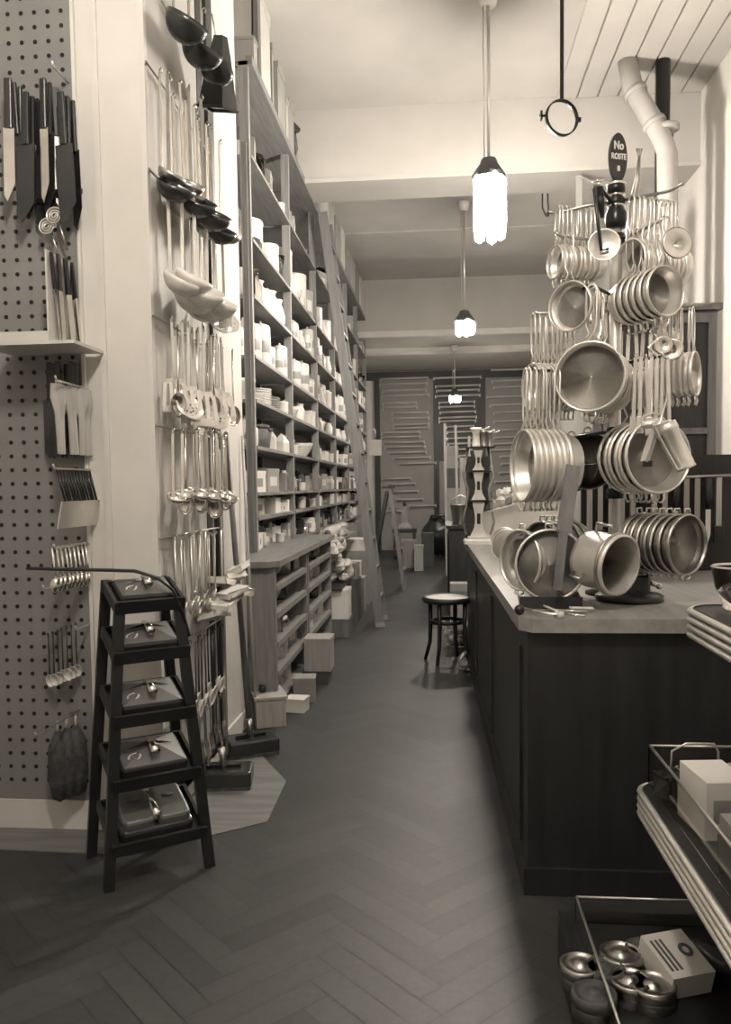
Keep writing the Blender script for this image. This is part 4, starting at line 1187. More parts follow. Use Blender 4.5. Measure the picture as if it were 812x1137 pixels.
# sloping box of sponge-like bundles behind tins
t = thing('sloping_bin', 'pale sloping bin heaped with bundles behind the gadget tower', 'bin', at_z(566, 600, ZT)+V(.12, .5, 0))
t.location = (.62, 6.1, ZT)
MB().prism([(-.30,0),(.30,0),(.30,.38),(-.30,.22)], -.12, .12, rx(PI/2).to_4x4()).build('bin_body', cream_c, t)
MB().prism([(-.31,.225),(-.31,.21),(.31,.375),(.31,.39)], -.13, .13, rx(PI/2).to_4x4()).build('rim', cream_c, t)
for k in range(22):
    u = (k % 11)/10; row = k//11
    g = MB(); g.ball((0,0,0), (.042, .05, .04), 5); g.v = [q*rnd.uniform(.75, 1.25) for q in g.v]; g.s = [False]*len(g.s)
    o = g.build('scouring_bundle', cloth if k % 3 else grey_c, origin=(0,0,0))
    o.location = (.62-.27+.54*u, 6.06+.08*row, ZT+.25+.165*u+.02+.05*row)
    tag(o, '%s rough bundle in the sloping bin, %s row, %s from left' % ('pale' if k % 3 else 'grey', 'front' if row == 0 else 'rear', NTH[k % 11]), 'bundle', 'rough bundles in the sloping bin')

# ================================================================ UTENSIL BOARD (plane X = XP, facing the aisle)
t = thing('utensil_board', 'tall dark edged board on the wall stub carrying rows of ladles and turners', 'board', (XP, 3.5, 0))
o0 = V(*t.location)
YA_, YB_ = at_x(164, 400, XP).y, at_x(237, 400, XP).y
MB().b2((XP, YA_+.03, .06), (XP+.012, YB_-.10, ZC-.02)).build('backing', board_m, t, True)
MB().b2((XP, YB_-.10, .06), (XP+.03, YB_, ZC-.02)).build('edge_strip', wood_dk, t, True)
MB().b2((XP, YB_-.22, .06), (XP+.016, YB_-.14, ZC-.02)).build('inner_strip', wood_dk, t, True)
MB().b2((XP, YA_, .06), (XP+.02, YA_+.03, ZC-.02)).build('edge_strip', plaster, t, True)
ys, ye = YA_+.02, YB_-.20
XO = XP + .03

def ladle_proto(name, L, r, m_, mh=None, deep=.85, w=.012):
    mh = mh or m_
    def mk():
        root = empty(name)
        MB().tube([(0,0,.0),(.014,0,.012),(.02,0,.0),(.014,0,-.012)], .003, 6).box((.004,0,-L*.5), (.004, w, L)).build('handle', mh, root)
        prof = []
        n = 7
        for i in range(n+1):
            a = PI/2*i/n; prof.append((r*math.sin(a), -r*deep*math.cos(a)))
        for i in range(n, -1, -1):
            a = PI/2*i/n; prof.append((r*.93*math.sin(a), -r*deep*.92*math.cos(a)))
        Mx = Matrix.Translation((r*.8+.004, 0, -L+.0)) @ ry(.55).to_4x4()
        MB().lathe(prof, 20, Mx).build('bowl', m_, root)
        return root
    return Proto(mk)
def turner_proto(name, L, bw_, bl, m_, mh, slots=3):
    def mk():
        root = empty(name)
        MB().tube([(0,0,.0),(.012,0,.01),(.016,0,-.002),(.01,0,-.012)], .0025, 6).box((.004,0,-L*.5), (.004, .011, L)).build('handle', mh, root)
        R_ = ry(-.25)
        g = MB()
        # blade with slots: a frame of bars
        top, bot = -L, -L-bl
        g.b2((0,-bw_/2*.7,top-.015),(.004,bw_/2*.7,top+.005))
        for i in range(slots+1):
            y = -bw_/2 + bw_*(i/slots)
            g.beam((.002,y*.75,top-.01),(.012,y,bot+.01), bw_/(slots*2.2), .004, (1,0,0))
        g.b2((.008,-bw_/2-.005,bot-.012),(.014,bw_/2+.005,bot+.014))
        g.build('slotted_blade', m_, root)
        return root
    return Proto(mk)
def spoon_proto(name, L, a_, b_, m_, mh=None, flat=False):
    mh = mh or m_
    def mk():
        root = empty(name)
        MB().tube([(0,0,.0),(.012,0,.008),(.016,0,-.004)], .0025, 6).tube([(.003,0,0),(.003,0,-L*.7),(.004,0,-L)], [.005,.0035,.005], 6).build('handle', mh, root)
        prof = []
        for i in range(6):
            q = PI/2*i/5; prof.append((math.sin(q), -math.cos(q)))
        for i in range(5, -1, -1):
            q = PI/2*i/5; prof.append((.92*math.sin(q), -.9*math.cos(q)))
        Mx = Matrix.Translation((.004,0,-L-b_*.9)) @ ry(PI/2+.2).to_4x4() @ Matrix.Diagonal((b_, a_, .012 if flat else .022, 1))
        MB().lathe(prof, 16, Mx).build('bowl', m_, root)
        return root
    return Proto(mk)
def disc_proto(name, L, r, m_):
    def mk():
        root = empty(name)
        MB().tube([(0,0,.0),(.012,0,.01),(.016,0,-.002)], .0025, 6).box((.004,0,-L*.5), (.004, .012, L)).build('handle', m_, root)
        Mx = Matrix.Translation((.03,0,-L-r*.6)) @ ry(1.0).to_4x4()
        MB().lathe([(0,-.008),(r*.6,-.006),(r,.003),(r,.006),(r*.6,-.003),(0,-.005)], 20, Mx).build('skimming_disc', m_, root)
        g = MB()
        for i in range(8):
            q = 2*PI*i/8
            for rr in (.35, .65): g.lathe([(0,-.001),(.004,-.001),(.004,.001),(0,.001)], 6, Mx @ Matrix.Translation((r*rr*math.cos(q), r*rr*math.sin(q), -.003)))
        g.build('holes', hole_m, root)
        return root
    return Proto(mk)
def fork_proto(name, L, m_, mh):
    def mk():
        root = empty(name)
        MB().lathe([(0,0),(.01,0),(.012,-.05),(.008,-L*.5),(.005,-L*.55),(0,-L*.55)], 8).build('handle', mh, root)
        g = MB(); g.b2((-.002,-.014,-L*.72),(.002,.014,-L*.66)); g.tube([(0,0,-L*.54),(0,0,-L*.67)], .004, 6)
        for i in range(4): g.beam((0,-.012+.008*i,-L*.71),(.012,-.012+.008*i,-L), .004, .003, (1,0,0))
        g.build('tines', m_, root)
        return root
    return Proto(mk)
def knife_proto(name, L, m_, mh, w=.02):
    def mk():
        root = empty(name)
        MB().bev((0,0,-L*.2), (.012,.022,L*.4), .005).build('handle', mh, root)
        MB().prism([(-w*.5,-L*.4),(w*.5,-L*.4),(w*.5,-L*.85),(-.2*w,-L),(-w*.5,-L*.95)], -.001, .001, Matrix(((0,0,1,0),(1,0,0,0),(0,1,0,0),(0,0,0,1)))).build('blade', m_, root)
        return root
    return Proto(mk)
def rail_on_board(z, name_label, y0=None, y1=None, m_=steel_d):
    y0 = ys-.03 if y0 is None else y0; y1 = ye+.14 if y1 is None else y1
    g = MB().tube([(XO, y0, z+.008), (XO, y1, z+.008)], .0045, 6)
    for y in (y0+.02, y1-.02): g.tube([(XP+.012, y, z+.008), (XO, y, z+.008)], .004, 6)
    tag(g.build('hanging_rail', m_), name_label, 'rail', 'hanging rails of the utensil board')
def row(p, z, n, y0, y1, label, cat, group, dx=.0, jz=.02, tilt=.07, twist=.25, base=0.0, spread=.03):
    for k in range(n):
        y = y0 + (y1-y0)*(k+.5)/n + rnd.uniform(-.01, .01)
        M_ = basis((XO+.004+dx+rnd.uniform(0, .02)+spread*(k % 3)*.6, y, z+rnd.uniform(-jz, jz)*.4), rx(rnd.uniform(-tilt, tilt)) @ rz(base+rnd.uniform(-twist, twist)), rnd.uniform(.93, 1.05))
        p.put(M_, '%s, %s from the pillar' % (label, NTH[k]), cat, group)
ROWS = [(3.26, 'topmost'), (2.93, 'second'), (2.54, 'third'), (2.0, 'fourth'), (1.585, 'fifth'), (1.15, 'sixth'), (.70, 'seventh'), (.40, 'lowest')]
for z, w in ROWS: rail_on_board(z, '%s thin steel hanging rail on the utensil board' % w)
# saucepan-like dippers at the very top
P_dip = ladle_proto('big_dipper', .24, .085, iron_dk, steel_d, 1.0)
row(P_dip, 3.36, 3, ys+.02, ye-.22, 'big dark dipper at the top of the utensil board', 'dipper', 'big dark dippers', dx=.05, twist=.5)
t = thing('tin_funnel', 'dark square funnel hanging beside the big dark dippers', 'funnel', (XO+.12, ye-.14, 3.16))
MB().lathe([(.10,-.12),(.09,-.13),(.05,.08),(.03,.16),(.0,.16)], 4, (rz(.5) @ rx(.3)).to_4x4(), False).build('cone', iron_dk, t)
MB().tube([(0,-.02,.14),(-.02,-.02,.26),(-.05,0,.27)], .004, 6).build('hook', steel_d, t)
# dark ladles
P_l1 = ladle_proto('soup_ladle', .41, .06, steel_d, steel, .9)
P_l2 = ladle_proto('large_soup_ladle', .45, .075, iron_dk, steel_d, .9)
row(P_l1, 2.93, 12, ys, ye, 'shiny soup ladle in the row under the dippers', 'ladle', 'shiny soup ladles', base=-.5, spread=.05)
row(P_l2, 2.94, 5, ys, ye-.1, 'dark bowled soup ladle in the row under the dippers', 'ladle', 'dark bowled ladles', dx=.04, base=-.6, spread=.05)
# white ladles
P_w1 = ladle_proto('enamel_ladle', .40, .082, white_e, white_e, .85, .016)
row(P_w1, 2.54, 8, ys, ye-.25, 'white enamel ladle in the pale row', 'ladle', 'white enamel ladles', dx=.03, base=-.5, spread=.06)
P_w2 = disc_proto('enamel_skimmer', .40, .06, white_e)
row(P_w2, 2.54, 6, ye-.42, ye, 'white enamel skimmer in the pale row', 'skimmer', 'white enamel skimmers', dx=.04, base=-.6)
# turners
P_t1 = turner_proto('slotted_turner', .25, .105, .12, alu, tin)
P_t2 = turner_proto('narrow_turner', .24, .08, .12, steel, tin, 2)
P_s1 = spoon_proto('serving_spoon', .27, .034, .05, steel)
row(P_t1, 2.0, 7, ys, ye-.1, 'pale slotted turner in the middle row', 'turner', 'slotted turners', dx=.04, base=-1.15, spread=.06)
row(P_t2, 2.0, 5, ys+.1, ye, 'narrow steel turner in the middle row', 'turner', 'narrow steel turners', dx=.03, base=-1.0, spread=.07)
row(P_s1, 1.98, 6, ys, ye, 'shiny serving spoon in the middle row', 'spoon', 'shiny serving spoons', dx=.06, base=-.9, spread=.05)
P_fan = disc_proto('flat_skimmer', .30, .062, alu)
row(P_fan, 2.0, 4, ys, ye-.1, 'flat pierced skimmer in the middle row', 'skimmer', 'flat pierced skimmers', dx=.05, base=-.7)
# small ladles
P_l3 = ladle_proto('small_ladle', .26, .038, steel, steel, .85)
row(P_l3, 1.585, 14, ys, ye, 'small shiny ladle in the lower row', 'ladle', 'small shiny ladles', dx=.02, base=-.7, spread=.06)
row(P_s1, 1.585, 5, ys+.05, ye, 'shiny serving spoon in the lower row', 'spoon', 'lower shiny serving spoons', dx=.05, base=-.9)
# long spoons
P_ls = spoon_proto('long_spoon', .27, .022, .03, tin)
row(P_ls, 1.15, 16, ys+.1, ye, 'long thin spoon above the crumpled bags', 'spoon', 'long thin spoons', tilt=.05)
# crumpled pale packets
for k in range(8):
    g = MB(); g.bev((0,0,0), (.09, .13, .03), .01); g.v = [q*rnd.uniform(.8, 1.2) for q in g.v]
    o = g.build('paper_packet', paper, origin=(0,0,0))
    o.location = (XO+.06+.03*(k % 3), 3.55+.05*k, .78+.035*(k % 4)+.01*k); o.rotation_euler = (rnd.uniform(-.5,.5), rnd.uniform(-.6,.3), rnd.uniform(-.5,.5))
    tag(o, 'crumpled white packet below the long thin spoons, %s from the pillar' % NTH[k], 'packet', 'crumpled white packets')
P_wh = spoon_proto('basting_spoon', .26, .03, .042, white_e, black_p)
row(P_wh, .70, 10, ys+.2, ye, 'dark handled white basting spoon in a low row', 'spoon', 'white basting spoons')
P_tl = turner_proto('low_turner', .16, .06, .08, steel, steel_d)
row(P_tl, .40, 8, ys+.2, ye, 'short turner in the lowest row', 'turner', 'short turners of the lowest row')

# ================================================================ PEGBOARD (plane Y = YP, facing the viewer)
xl, xr_ = XL+.005, at_y(91, 400, YP-.01).x
t = thing('pegboard', 'grey perforated board left of the pale pillar', 'pegboard', ((xl+xr_)/2, YP, 0))
MB().b2((xr_, YP-.017, .12), (xr_+.012, YP, ZC-.02)).build('edge_strip', plaster, t, True)
g = MB().b2((xl, YP-.014, .12), (xr_, YP, ZC-.02))
zz = .2
while zz < 3.2:
    x = xr_ - .035
    while x > xl+.02:
        g.lathe([(0,0),(.0085,0),(.0085,.0015),(0,.0015)], 8, basis((x, YP-.014, zz), rx(PI/2)), False)
        x -= .052
    zz += .0535
g.build('board', pegb, t, True, second=hole_m, split=6)
FY = rz(-PI/2)          # utensil outward (+X) turned to -Y
def prong(px, py, ln, label):
    p = at_y(px, py, YP-.014)
    g = MB().tube([p, p+V(0,-ln,0), p+V(0,-ln-.01,.015)], .004, 6)
    tag(g.build('peg_prong', tin), label, 'prong', 'steel prongs of the pegboard')
    return p
def hang(p, M_, lab, cat, grp): p.put(M_, lab, cat, grp)
P_kn = knife_proto('kitchen_knife', .34, steel, black_p, .03)
P_kn2 = knife_proto('broad_cleaver', .36, iron_dk, black_p, .055)
for k in range(12):
    p = at_y(80-6.5*k, 112-5*(k % 6), YP-.05-.03*(k % 3))
    (P_kn if k % 2 else P_kn2).put(basis(p, ry(rnd.uniform(-.04,.04)) @ FY @ rz(rnd.uniform(-.9,.4)), 1.3), 'dark handled %s hanging high on the pegboard, %s from the pillar' % ('knife' if k % 2 else 'cleaver', NTH[k]), 'knife', 'knives high on the pegboard')
prong(76, 92, .12, 'highest steel prong of the pegboard, above the dark knives')
# magnetic block of dark hand choppers
for k in range(4):
    p = at_y(76-9*k, 205+3*k, YP-.03)
    t = thing('dark_chopper', 'dark curved chopper under the knives, %s from the pillar' % NTH[k], 'chopper', p, 'dark choppers on the pegboard')
    MB().lathe([(0,0),(.035,-.005),(.05,-.02),(.045,-.035),(0,-.04)], 14, rx(.4).to_4x4()).build('head', black_m, t)
    MB().tube([(0,0,0),(0,-.01,.10)], [.009,.006], 8).build('stem', steel_d, t)
# egg slicer ring things
for k, (px, py) in enumerate(((62, 240), (54, 252))):
    p = at_y(px, py, YP-.08)
    t = thing('coiled_whisk', ['pale coiled whisk above the knife bin', 'second coiled whisk half hidden left of the first'][k], 'whisk', p, 'coiled whisks')
    for r in (.030, .020, .011): MB().tube([(r*math.cos(2*PI*q/18), -.004*q/3, r*math.sin(2*PI*q/18)) for q in range(18)], .0035, 5, True).build('coil', tin, t)
    MB().tube([(.01,0,-.02),(.03,.02,-.12)], .005, 6).build('handle', steel_d, t)
# knife bin (bracket shelf with side panel)
pR = at_y(115, 393, YP-.014)
xs = pR.x; zs = pR.z
xw = at_y(84, 370, YP-.014).x
t = thing('knife_bin', 'pale open bin with bracket shelf holding kitchen tools on the pegboard', 'bin', (xs-.2, YP-.014, zs))
MB().prism([(xw-.25, -.01), (xs, -.01), (xs-.00, -.0), (xs-.005, -.24), (xw-.25, -.24)], -.0, .012, Matrix.Translation((0, YP-.014, zs))).build('shelf', cream_c, t, False)
for o in t.children: o.data.transform(Matrix.Translation(-V(*t.location)))
zt_ = at_y(84, 276, YP-.22).z
MB().b2((xw-.006, YP-.23, zs+.012), (xw, YP-.014, zt_)).build('side_panel', cream_c, t, True)
MB().b2((xw-.3, YP-.235, zs+.012), (xw, YP-.228, zs+.05)).build('front_lip', cream_c, t, True)
for k in range(7):
    p = V(xw+.012+.012*(k % 2), YP-.05-.028*k, zs+.33)
    M_ = basis((p.x, p.y, p.z), rx(rnd.uniform(-.12, .25)) @ rz(rnd.uniform(-.3, .3)), .95)
    (P_fk if False else P_kn).put(M_, 'kitchen knife on the side panel of the pale bin, %s from the pegboard' % NTH[k], 'knife', 'knives in the pale bin')
# spatulas row
P_sp = Proto(lambda: mk_spat())
def mk_spat():
    root = empty('wooden_spatula')
    MB().prism([(-.022,0),(.022,0),(.026,-.05),(.011,-.11),(.009,-.25),(-.009,-.25),(-.011,-.11),(-.026,-.05)], -.003, .003, Matrix(((0,0,1,0),(1,0,0,0),(0,1,0,0),(0,0,0,1)))).build('blade', wood_lt, root)
    MB().tube([(0,0,-.004),(0,0,.012)], .003, 6).build('hanger', steel_d, root)
    return root
pp = prong(98, 432, .26, 'steel prong carrying spatulas, below the pale bin')
for k in range(9):
    if k == 3: continue
    P_sp.put(basis((pp.x-.006+.004*(k % 3)-.022*(k//3)*.5, YP-.03-.026*k, pp.z-.006), FY @ rz(rnd.uniform(.7, 1.3)) @ rx(rnd.uniform(-.06,.06))), 'wooden spatula hanging on a pegboard prong, %s out from the board' % NTH[k], 'spatula', 'wooden spatulas on the pegboard')
for k in range(6):
    P_kn2.put(basis((at_y(54+6.5*k, 402, YP-.05).x, YP-.05-.012*(k % 3), at_y(60, 402+2*(k % 2), YP-.05).z), FY @ rz(rnd.uniform(-.3,.3)), 1.0), 'dark cleaver behind the spatulas, %s from left' % NTH[k], 'cleaver', 'cleavers behind the spatulas')
# forks row: wide flat handles fanning outwards
P_fk = Proto(lambda: mk_fork())
def mk_fork():
    root = empty('flat_turning_fork')
    MB().tube([(0,0,0),(.0,0,-.10)], .004, 6).build('shank', black_m, root)
    MB().prism([(-.016,0),(.016,0),(.019,-.05),(.02,-.085),(-.02,-.085),(-.019,-.05)], -.002, .002, Matrix.Translation((.0,0,-.10)) @ ry(-.45).to_4x4() @ Matrix(((0,0,1,0),(1,0,0,0),(0,1,0,0),(0,0,0,1)))).build('blade', alu, root)
    return root
pp = prong(101, 522, .30, 'steel prong carrying flat spreaders, above the pierced holes')
for k in range(12):
    P_fk.put(basis((pp.x, YP-.03-.024*k, pp.z-.004), ry(-.22+rnd.uniform(-.02,.02)) @ rz(PI/2-PI/2+2.9), 1.15), 'flat metal spreader on a pegboard prong, %s out from the board' % NTH[k], 'spreader', 'flat spreaders on the pegboard')
# shiny short row
pp = prong(96, 603, .26, 'steel prong carrying shiny scoops under the spreaders')
P_sc = spoon_proto('shiny_scoop', .10, .02, .03, steel)
for k in range(9):
    P_sc.put(basis((pp.x-.004*k, YP-.03-.026*k, pp.z-.004), ry(-.1+rnd.uniform(-.03,.03)) @ rz(.6), 1.05), 'shiny short scoop on a low pegboard prong, %s out from the board' % NTH[k], 'scoop', 'shiny scoops on the pegboard')
prong(96, 642, .34, 'bare pale steel prong under the shiny scoops')
prong(100, 693, .12, 'short bare prong beside the pale peeler bunch')
prong(88, 788, .34, 'long bare steel prong low on the pegboard')
# pale bunch + dark peelers
for k in range(7):
    p = at_y(84-5*k, 692+2*k, YP-.06-.02*(k % 3))
    P_wh.put(basis(p, FY @ rz(rnd.uniform(-.4,.4)), .62), 'small white topped peeler in the low bunch, %s from the pillar' % NTH[k], 'peeler', 'peelers low on the pegboard')
for k in range(3):
    p = at_y(84-10*k, 800+3*k, YP-.06-.02*k)
    t = thing('black_brush', 'long dark bottle brush hanging lowest on the pegboard, %s from the pillar' % NTH[k], 'brush', p, 'dark brushes lowest on the pegboard')
    MB().lathe([(0,-.30),(.03,-.28),(.042,-.2),(.038,-.08),(.012,-.02),(0,-.02)], 14).build('bristles', wicker, t)
    MB().tube([(0,0,-.03),(0,0,.02)], .005, 6).build('stem', wood_lt, t)

# ================================================================ STEPPED RACK WITH CARPET SWEEPERS
FLp, FRp = at_z(121, 990, 0), at_z(233, 962, 0)
RLp, RRp = at_z(93, 950, 0), at_z(199, 934, 0)
ux = (FRp-FLp); ux.normalize(); uy = V(-ux.y, ux.x, 0)
wid = (FRp-FLp).length; dep = .30
ang = math.atan2(ux.y, ux.x)
t = thing('stepped_rack', 'dark wooden stepped display rack with five tilted trays before the pegboard', 'display rack', FLp + ux*wid/2 + uy*dep/2)
t.rotation_euler.z = ang
HT = .995
def post(sx, sy, top_w, top_d, h):
    a = V(sx*wid/2, sy*dep/2, 0); c = V(sx*top_w/2, sy*top_d/2, h)
    MB().beam(a, c, .036, .022, (0,1,0)).build('leg', black_p, t)
post(-1,-1, .20, .20, .965); post(1,-1, .20, .20, .965); post(-1,1, .20, .20, HT+.03); post(1,1, .20, .20, HT+.03)
P_sw = Proto(lambda: mk_sweeper())
def mk_sweeper():
    root = empty('carpet_sweeper')
    w, d, h = .215, .17, .04
    MB().bev((0,0,h/2), (w, d, h), .016).build('case', iron_dk, root)
    # domed lid rising to a cross of ridges
    g = MB()
    z0, z1 = h, h+.028
    vs = [(-w*.46,-d*.46,z0),(w*.46,-d*.46,z0),(w*.46,d*.46,z0),(-w*.46,d*.46,z0),(-w*.1,-d*.08,z1),(w*.1,-d*.08,z1),(w*.1,d*.08,z1),(-w*.1,d*.08,z1)]
    g.add(vs, [(0,1,5,4),(1,2,6,5),(2,3,7,6),(3,0,4,7),(4,5,6,7)])
    g.build('lid', lid_m, root)
    g = MB()
    for q in range(4):
        Rq = rz(q*PI/2)
        ln = w*.36 if q % 2 == 0 else d*.36
        g.add([Rq @ V(0,-.010,z1+.003), Rq @ V(0,.010,z1+.003), Rq @ V(ln,0,z1-.012), Rq @ V(0,0,z1+.012)], [(0,2,3),(1,3,2),(0,1,2)])
    g.build('ridge_cross', black_m, root)
    MB().tube([(0,.02,z1+.0),(0,-.03,z1+.014),(0,-.075,z1+.012)], [.011,.012,.015], 12).build('handle_socket', steel, root)
    MB().lathe([(0,0),(.022,0),(.022,.002),(0,.002)], 20, Matrix.Translation((-w*.27,-d*.24,h+.011)) @ (rx(.26) @ ry(-.2)).to_4x4() @ Matrix.Diagonal((1,.7,1,1))).build('oval_label', paper, root)
    MB().lathe([(.009,.0021),(.014,.0021),(.014,.003),(.009,.003),(.009,.0021)], 16, Matrix.Translation((-w*.27,-d*.24,h+.011)) @ (rx(.26) @ ry(-.2)).to_4x4() @ Matrix.Diagonal((1,.7,1,1))).build('label_print', card_dk, root)
    return root
P_sw2 = Proto(lambda: mk_sweeper2())
def mk_sweeper2():
    root = empty('carpet_sweeper')
    w, d, h = .225, .18, .036
    MB().bev((0,0,h/2), (w, d, h), .02).build('case', iron_dk, root)
    for s in (-1, 1):
        MB().bev((s*w*.24,0,h+.014), (w*.44, d*.9, .03), .02).build('rounded_lid', lid_m, root)
        MB().lathe([(0,0),(.02,0),(.02,.002),(0,.002)], 16, Matrix.Translation((s*w*.24,.02,h+.029)) @ Matrix.Diagonal((1,.6,1,1))).build('oval_badge', card_dk, root)
    MB().tube([(0,.06,h+.012),(0,0,h+.026),(0,-.07,h+.03)], [.009,.011,.014], 12).build('handle_socket', steel, root)
    return root
trays = [(.945, .23, .20), (.775, .25, .22), (.56, .27, .235), (.345, .29, .25), (.13, .315, .265)]
tw = ['topmost', 'second', 'third', 'fourth', 'lowest']
TL = .30
RM = Matrix.Translation(V(*t.location)) @ rz(ang).to_4x4()
for k, (z, w, d) in enumerate(trays):
    f = z/HT
    yf = -(dep/2 + (.10-dep/2)*f) - .02
    Mx = Matrix.Translation((0, yf, z)) @ rx(TL).to_4x4()
    g = MB()
    g.box((0, d/2, -.006), (w, d, .012), None, Mx)
    g.box((0, .005, .005), (w, .012, .045), None, Mx); g.box((0, d, .006), (w, .01, .03), None, Mx)
    for s in (-1, 1): g.box((s*w/2, d/2, .004), (.012, d, .04), None, Mx)
    g.build('tray', black_p, t)
    M2 = RM @ Mx @ Matrix.Translation((0, d/2+.004, .0)) @ Matrix.Scale(.90+.06*k if k else .9, 4)
    (P_sw2 if k == 4 else P_sw).put(M2, '%s carpet sweeper lying on the %s tray of the stepped rack' % (['dark lidded', 'metal crossed', 'metal crossed', 'metal crossed', 'rounded'][k], tw[k]), 'carpet sweeper', 'carpet sweepers on the stepped rack')
# dark cable rod draped over the rack top
pts = [at_y(30, 631, 2.72), at_y(60, 632, 2.72), at_y(118, 633, 2.72), at_y(150, 634, 2.70), at_y(176, 642, 2.70), at_y(192, 655, 2.72), at_y(203, 680, 2.75), at_y(210, 706, 2.78)]
tag(MB().tube(pts, .006, 8).build('dark_cable', black_p), 'dark cable stretched to the top tray of the stepped rack', 'cable')

# sweepers and boxes on the floor along the wall
def floor_sweeper(px, py, rot, s, label):
    p = at_z(px, py, 0)
    P_sw.put(basis((p.x, p.y, 0), rz(rot), s), label, 'carpet sweeper', 'carpet sweepers on the floor')
P_big = Proto(lambda: mk_polisher())
def mk_polisher():
    root = empty('floor_polisher')
    w, d, h = .26, .17, .085
    MB().bev((0,0,h*.62), (w, d, h*.76), .015).build('iron_block', iron_dk, root)
    MB().bev((0,0,h*.12), (w*.97, d*.97, h*.24), .012).build('bristle_pad', wicker, root)
    MB().box((0,0,h+.006), (w*.6,.014,.012)).build('top_bar', black_m, root)
    MB().tube([(0,0,h),(0,-.0,h+.03),(-.01,.0,h+.09)], [.016,.015,.018], 12).build('socket', steel_d, root)
    return root
for px, py, rot, lab in ((249, 872, .15, 'dark floor polisher block with upright socket nearest the stepped rack'), (279, 836, .5, 'dark floor polisher block under the long leaning handle')):
    p = at_z(px, py, 0); P_big.put(basis((p.x, p.y, 0), rz(rot)), lab, 'floor polisher', 'floor polishers along the wall')
p = at_z(294, 806, 0)
t = thing('wooden_salt_box', 'pale wooden box with sloped side on the floor at the shelf corner', 'box', (p.x, p.y+.1, 0)); t.rotation_euler.z = .35
MB().bev((0,0,.08), (.17,.26,.16), .008).build('box_body', wood_lt, t)
MB().box((0,0,.165), (.19,.28,.014)).build('lid', wood_lt, t)
MB().beam((.088,-.09,.03),(.088,.09,.13), .02, .006, (1,0,0)).beam((.088,.09,.03),(.088,-.09,.13), .02, .006, (1,0,0)).build('cross_brace', wood_mid, t)
MB().tube([(-.03,.0,.17),(-.03,.0,.21)], .02, 10).build('knob', wood_dk, t)
# leaning handles
def leaner(pt, pbot, Xt, Xb, r, m_, name, label):
    a = at_x(*pt, Xt); c = at_x(*pbot, Xb)
    c.z = max(c.z, .0)
    o = MB().tube([c, c.lerp(a, .5), a], [r*1.05, r, r*.95], 10)
    o.ball(a, r*.95, 6)
    tag(o.build(name, m_), label, 'handle')
leaner((251, 482), (279, 830), XP+.02, -.97, .015, wood_mid, 'broom_handle', 'long brown wooden handle leaning on the cream wall')
leaner((269, 485), (285, 800), XP+.015, -1.03, .008, wood_lt, 'thin_stick', 'thin pale stick leaning beside the long brown handle')
leaner((243, 500), (252, 838), XP+.03, XP+.06, .007, wood_lt, 'pale_rod', 'thin pale rod standing by the edge of the utensil board')

# ================================================================ BACK WALL RAILS AND CLUTTER
def rails(lst, depth, side, m_, grp, word):
    for k, (x0, x1, y) in enumerate(lst):
        a = at_y(x0, y, YW-depth); c = at_y(x1, y-(x1-x0)*.035, YW-depth)
        g = MB().tube([a, c], .02, 8)
        for q, s in ((a, 1), (c, -1)):
            g.b2((q.x-.014, q.y-.0, q.z-.035), (q.x+.014, YW-.02, q.z+.02))
        o = g.build('towel_rail', m_)
        tag(o, '%s on the %s panel of back wall, %s from top' % (word, side, NTH[k] if k < len(NTH) else 'last'), 'rail', grp)
left = [(422,476,421),(422,474,427),(425,473,434),(424,476,440),(425,462,448),(425,463,453),(436,475,459),(436,476,465),(437,476,472),(437,476,476),(424,466,481),(424,466,486),(426,471,492),(428,472,497),(432,473,503),(437,478,509),(444,484,515),(425,456,532),(430,461,538),(435,464,546),(440,470,555),(455,484,562),(429,446,568)]
rails(left, .10, 'left', grey_rail, 'towel rails on the left panel', 'grey rail')
mid = [(482,534,420),(484,533,429),(485,532,434),(484,533,440),(488,527,447),(488,527,452),(489,528,458),(488,529,464),(488,528,468),(496,526,474),(497,526,480),(497,526,487),(498,525,493),(508,524,499),(510,522,506)]
rails(mid, .12, 'dark middle', rod_m, 'towel rails on the dark panel', 'bright rail')
right = [(545,600,411),(547,600,423),(549,600,430),(541,600,441),(545,600,450),(549,600,458),(549,600,468),(550,575,478),(549,578,486),(548,578,493),(545,580,500),(556,590,507),(557,570,515),(555,590,525),(550,590,535),(550,590,548)]
rails(right, .10, 'right', grey_rail, 'towel rails on the right panel', 'grey rail')
# shelf-end sign and small lamp at shelf end
t = thing('paper_sign', 'small pale card hanging at the far end of the tall shelving', 'sign', at_y(417, 497, 13.4))
MB().box((0,0,0), (.2,.01,.26)).build('card', paper, t); MB().tube([(0,0,.13),(0,0,.3),(-.3,0,.3)], .008, 5).build('hanger', tin, t)
# standing boards and cartons in front of the middle panel
def farbox(px0, px1, ytop, ybot, Y, m_, label, name='storage_carton', zb=None, cat='carton'):
    a = at_y(px0, ytop, Y); c = at_y(px1, ybot, Y)
    z0 = max(0, c.z) if zb is None else zb
    t = thing(name, label, cat, ((a.x+c.x)/2, Y, z0))
    w = abs(c.x-a.x); h = a.z-z0
    MB().b2((-w/2, 0, 0), (w/2, .3, h*.9)).build('carton_body', m_, t)
    MB().b2((-w/2-.006, -.006, h*.88), (w/2+.006, .306, h)).build('lid', m_, t)
    return t
farbox(495, 511, 542, 590, 12.0, card, 'grey carton at the bottom of the pile before the middle panel', zb=.0)
farbox(496, 510, 520, 542, 12.0, card_dk, 'dark carton in the middle of the pile before the middle panel', zb=at_y(500,542,12.0).z)
farbox(494, 509, 495, 520, 12.0, card, 'grey carton topmost of the pile before the middle panel', zb=at_y(500,520,12.0).z)
farbox(511, 520, 508, 560, 12.3, wood_lt, 'pale upright carton right of the carton pile', zb=0)
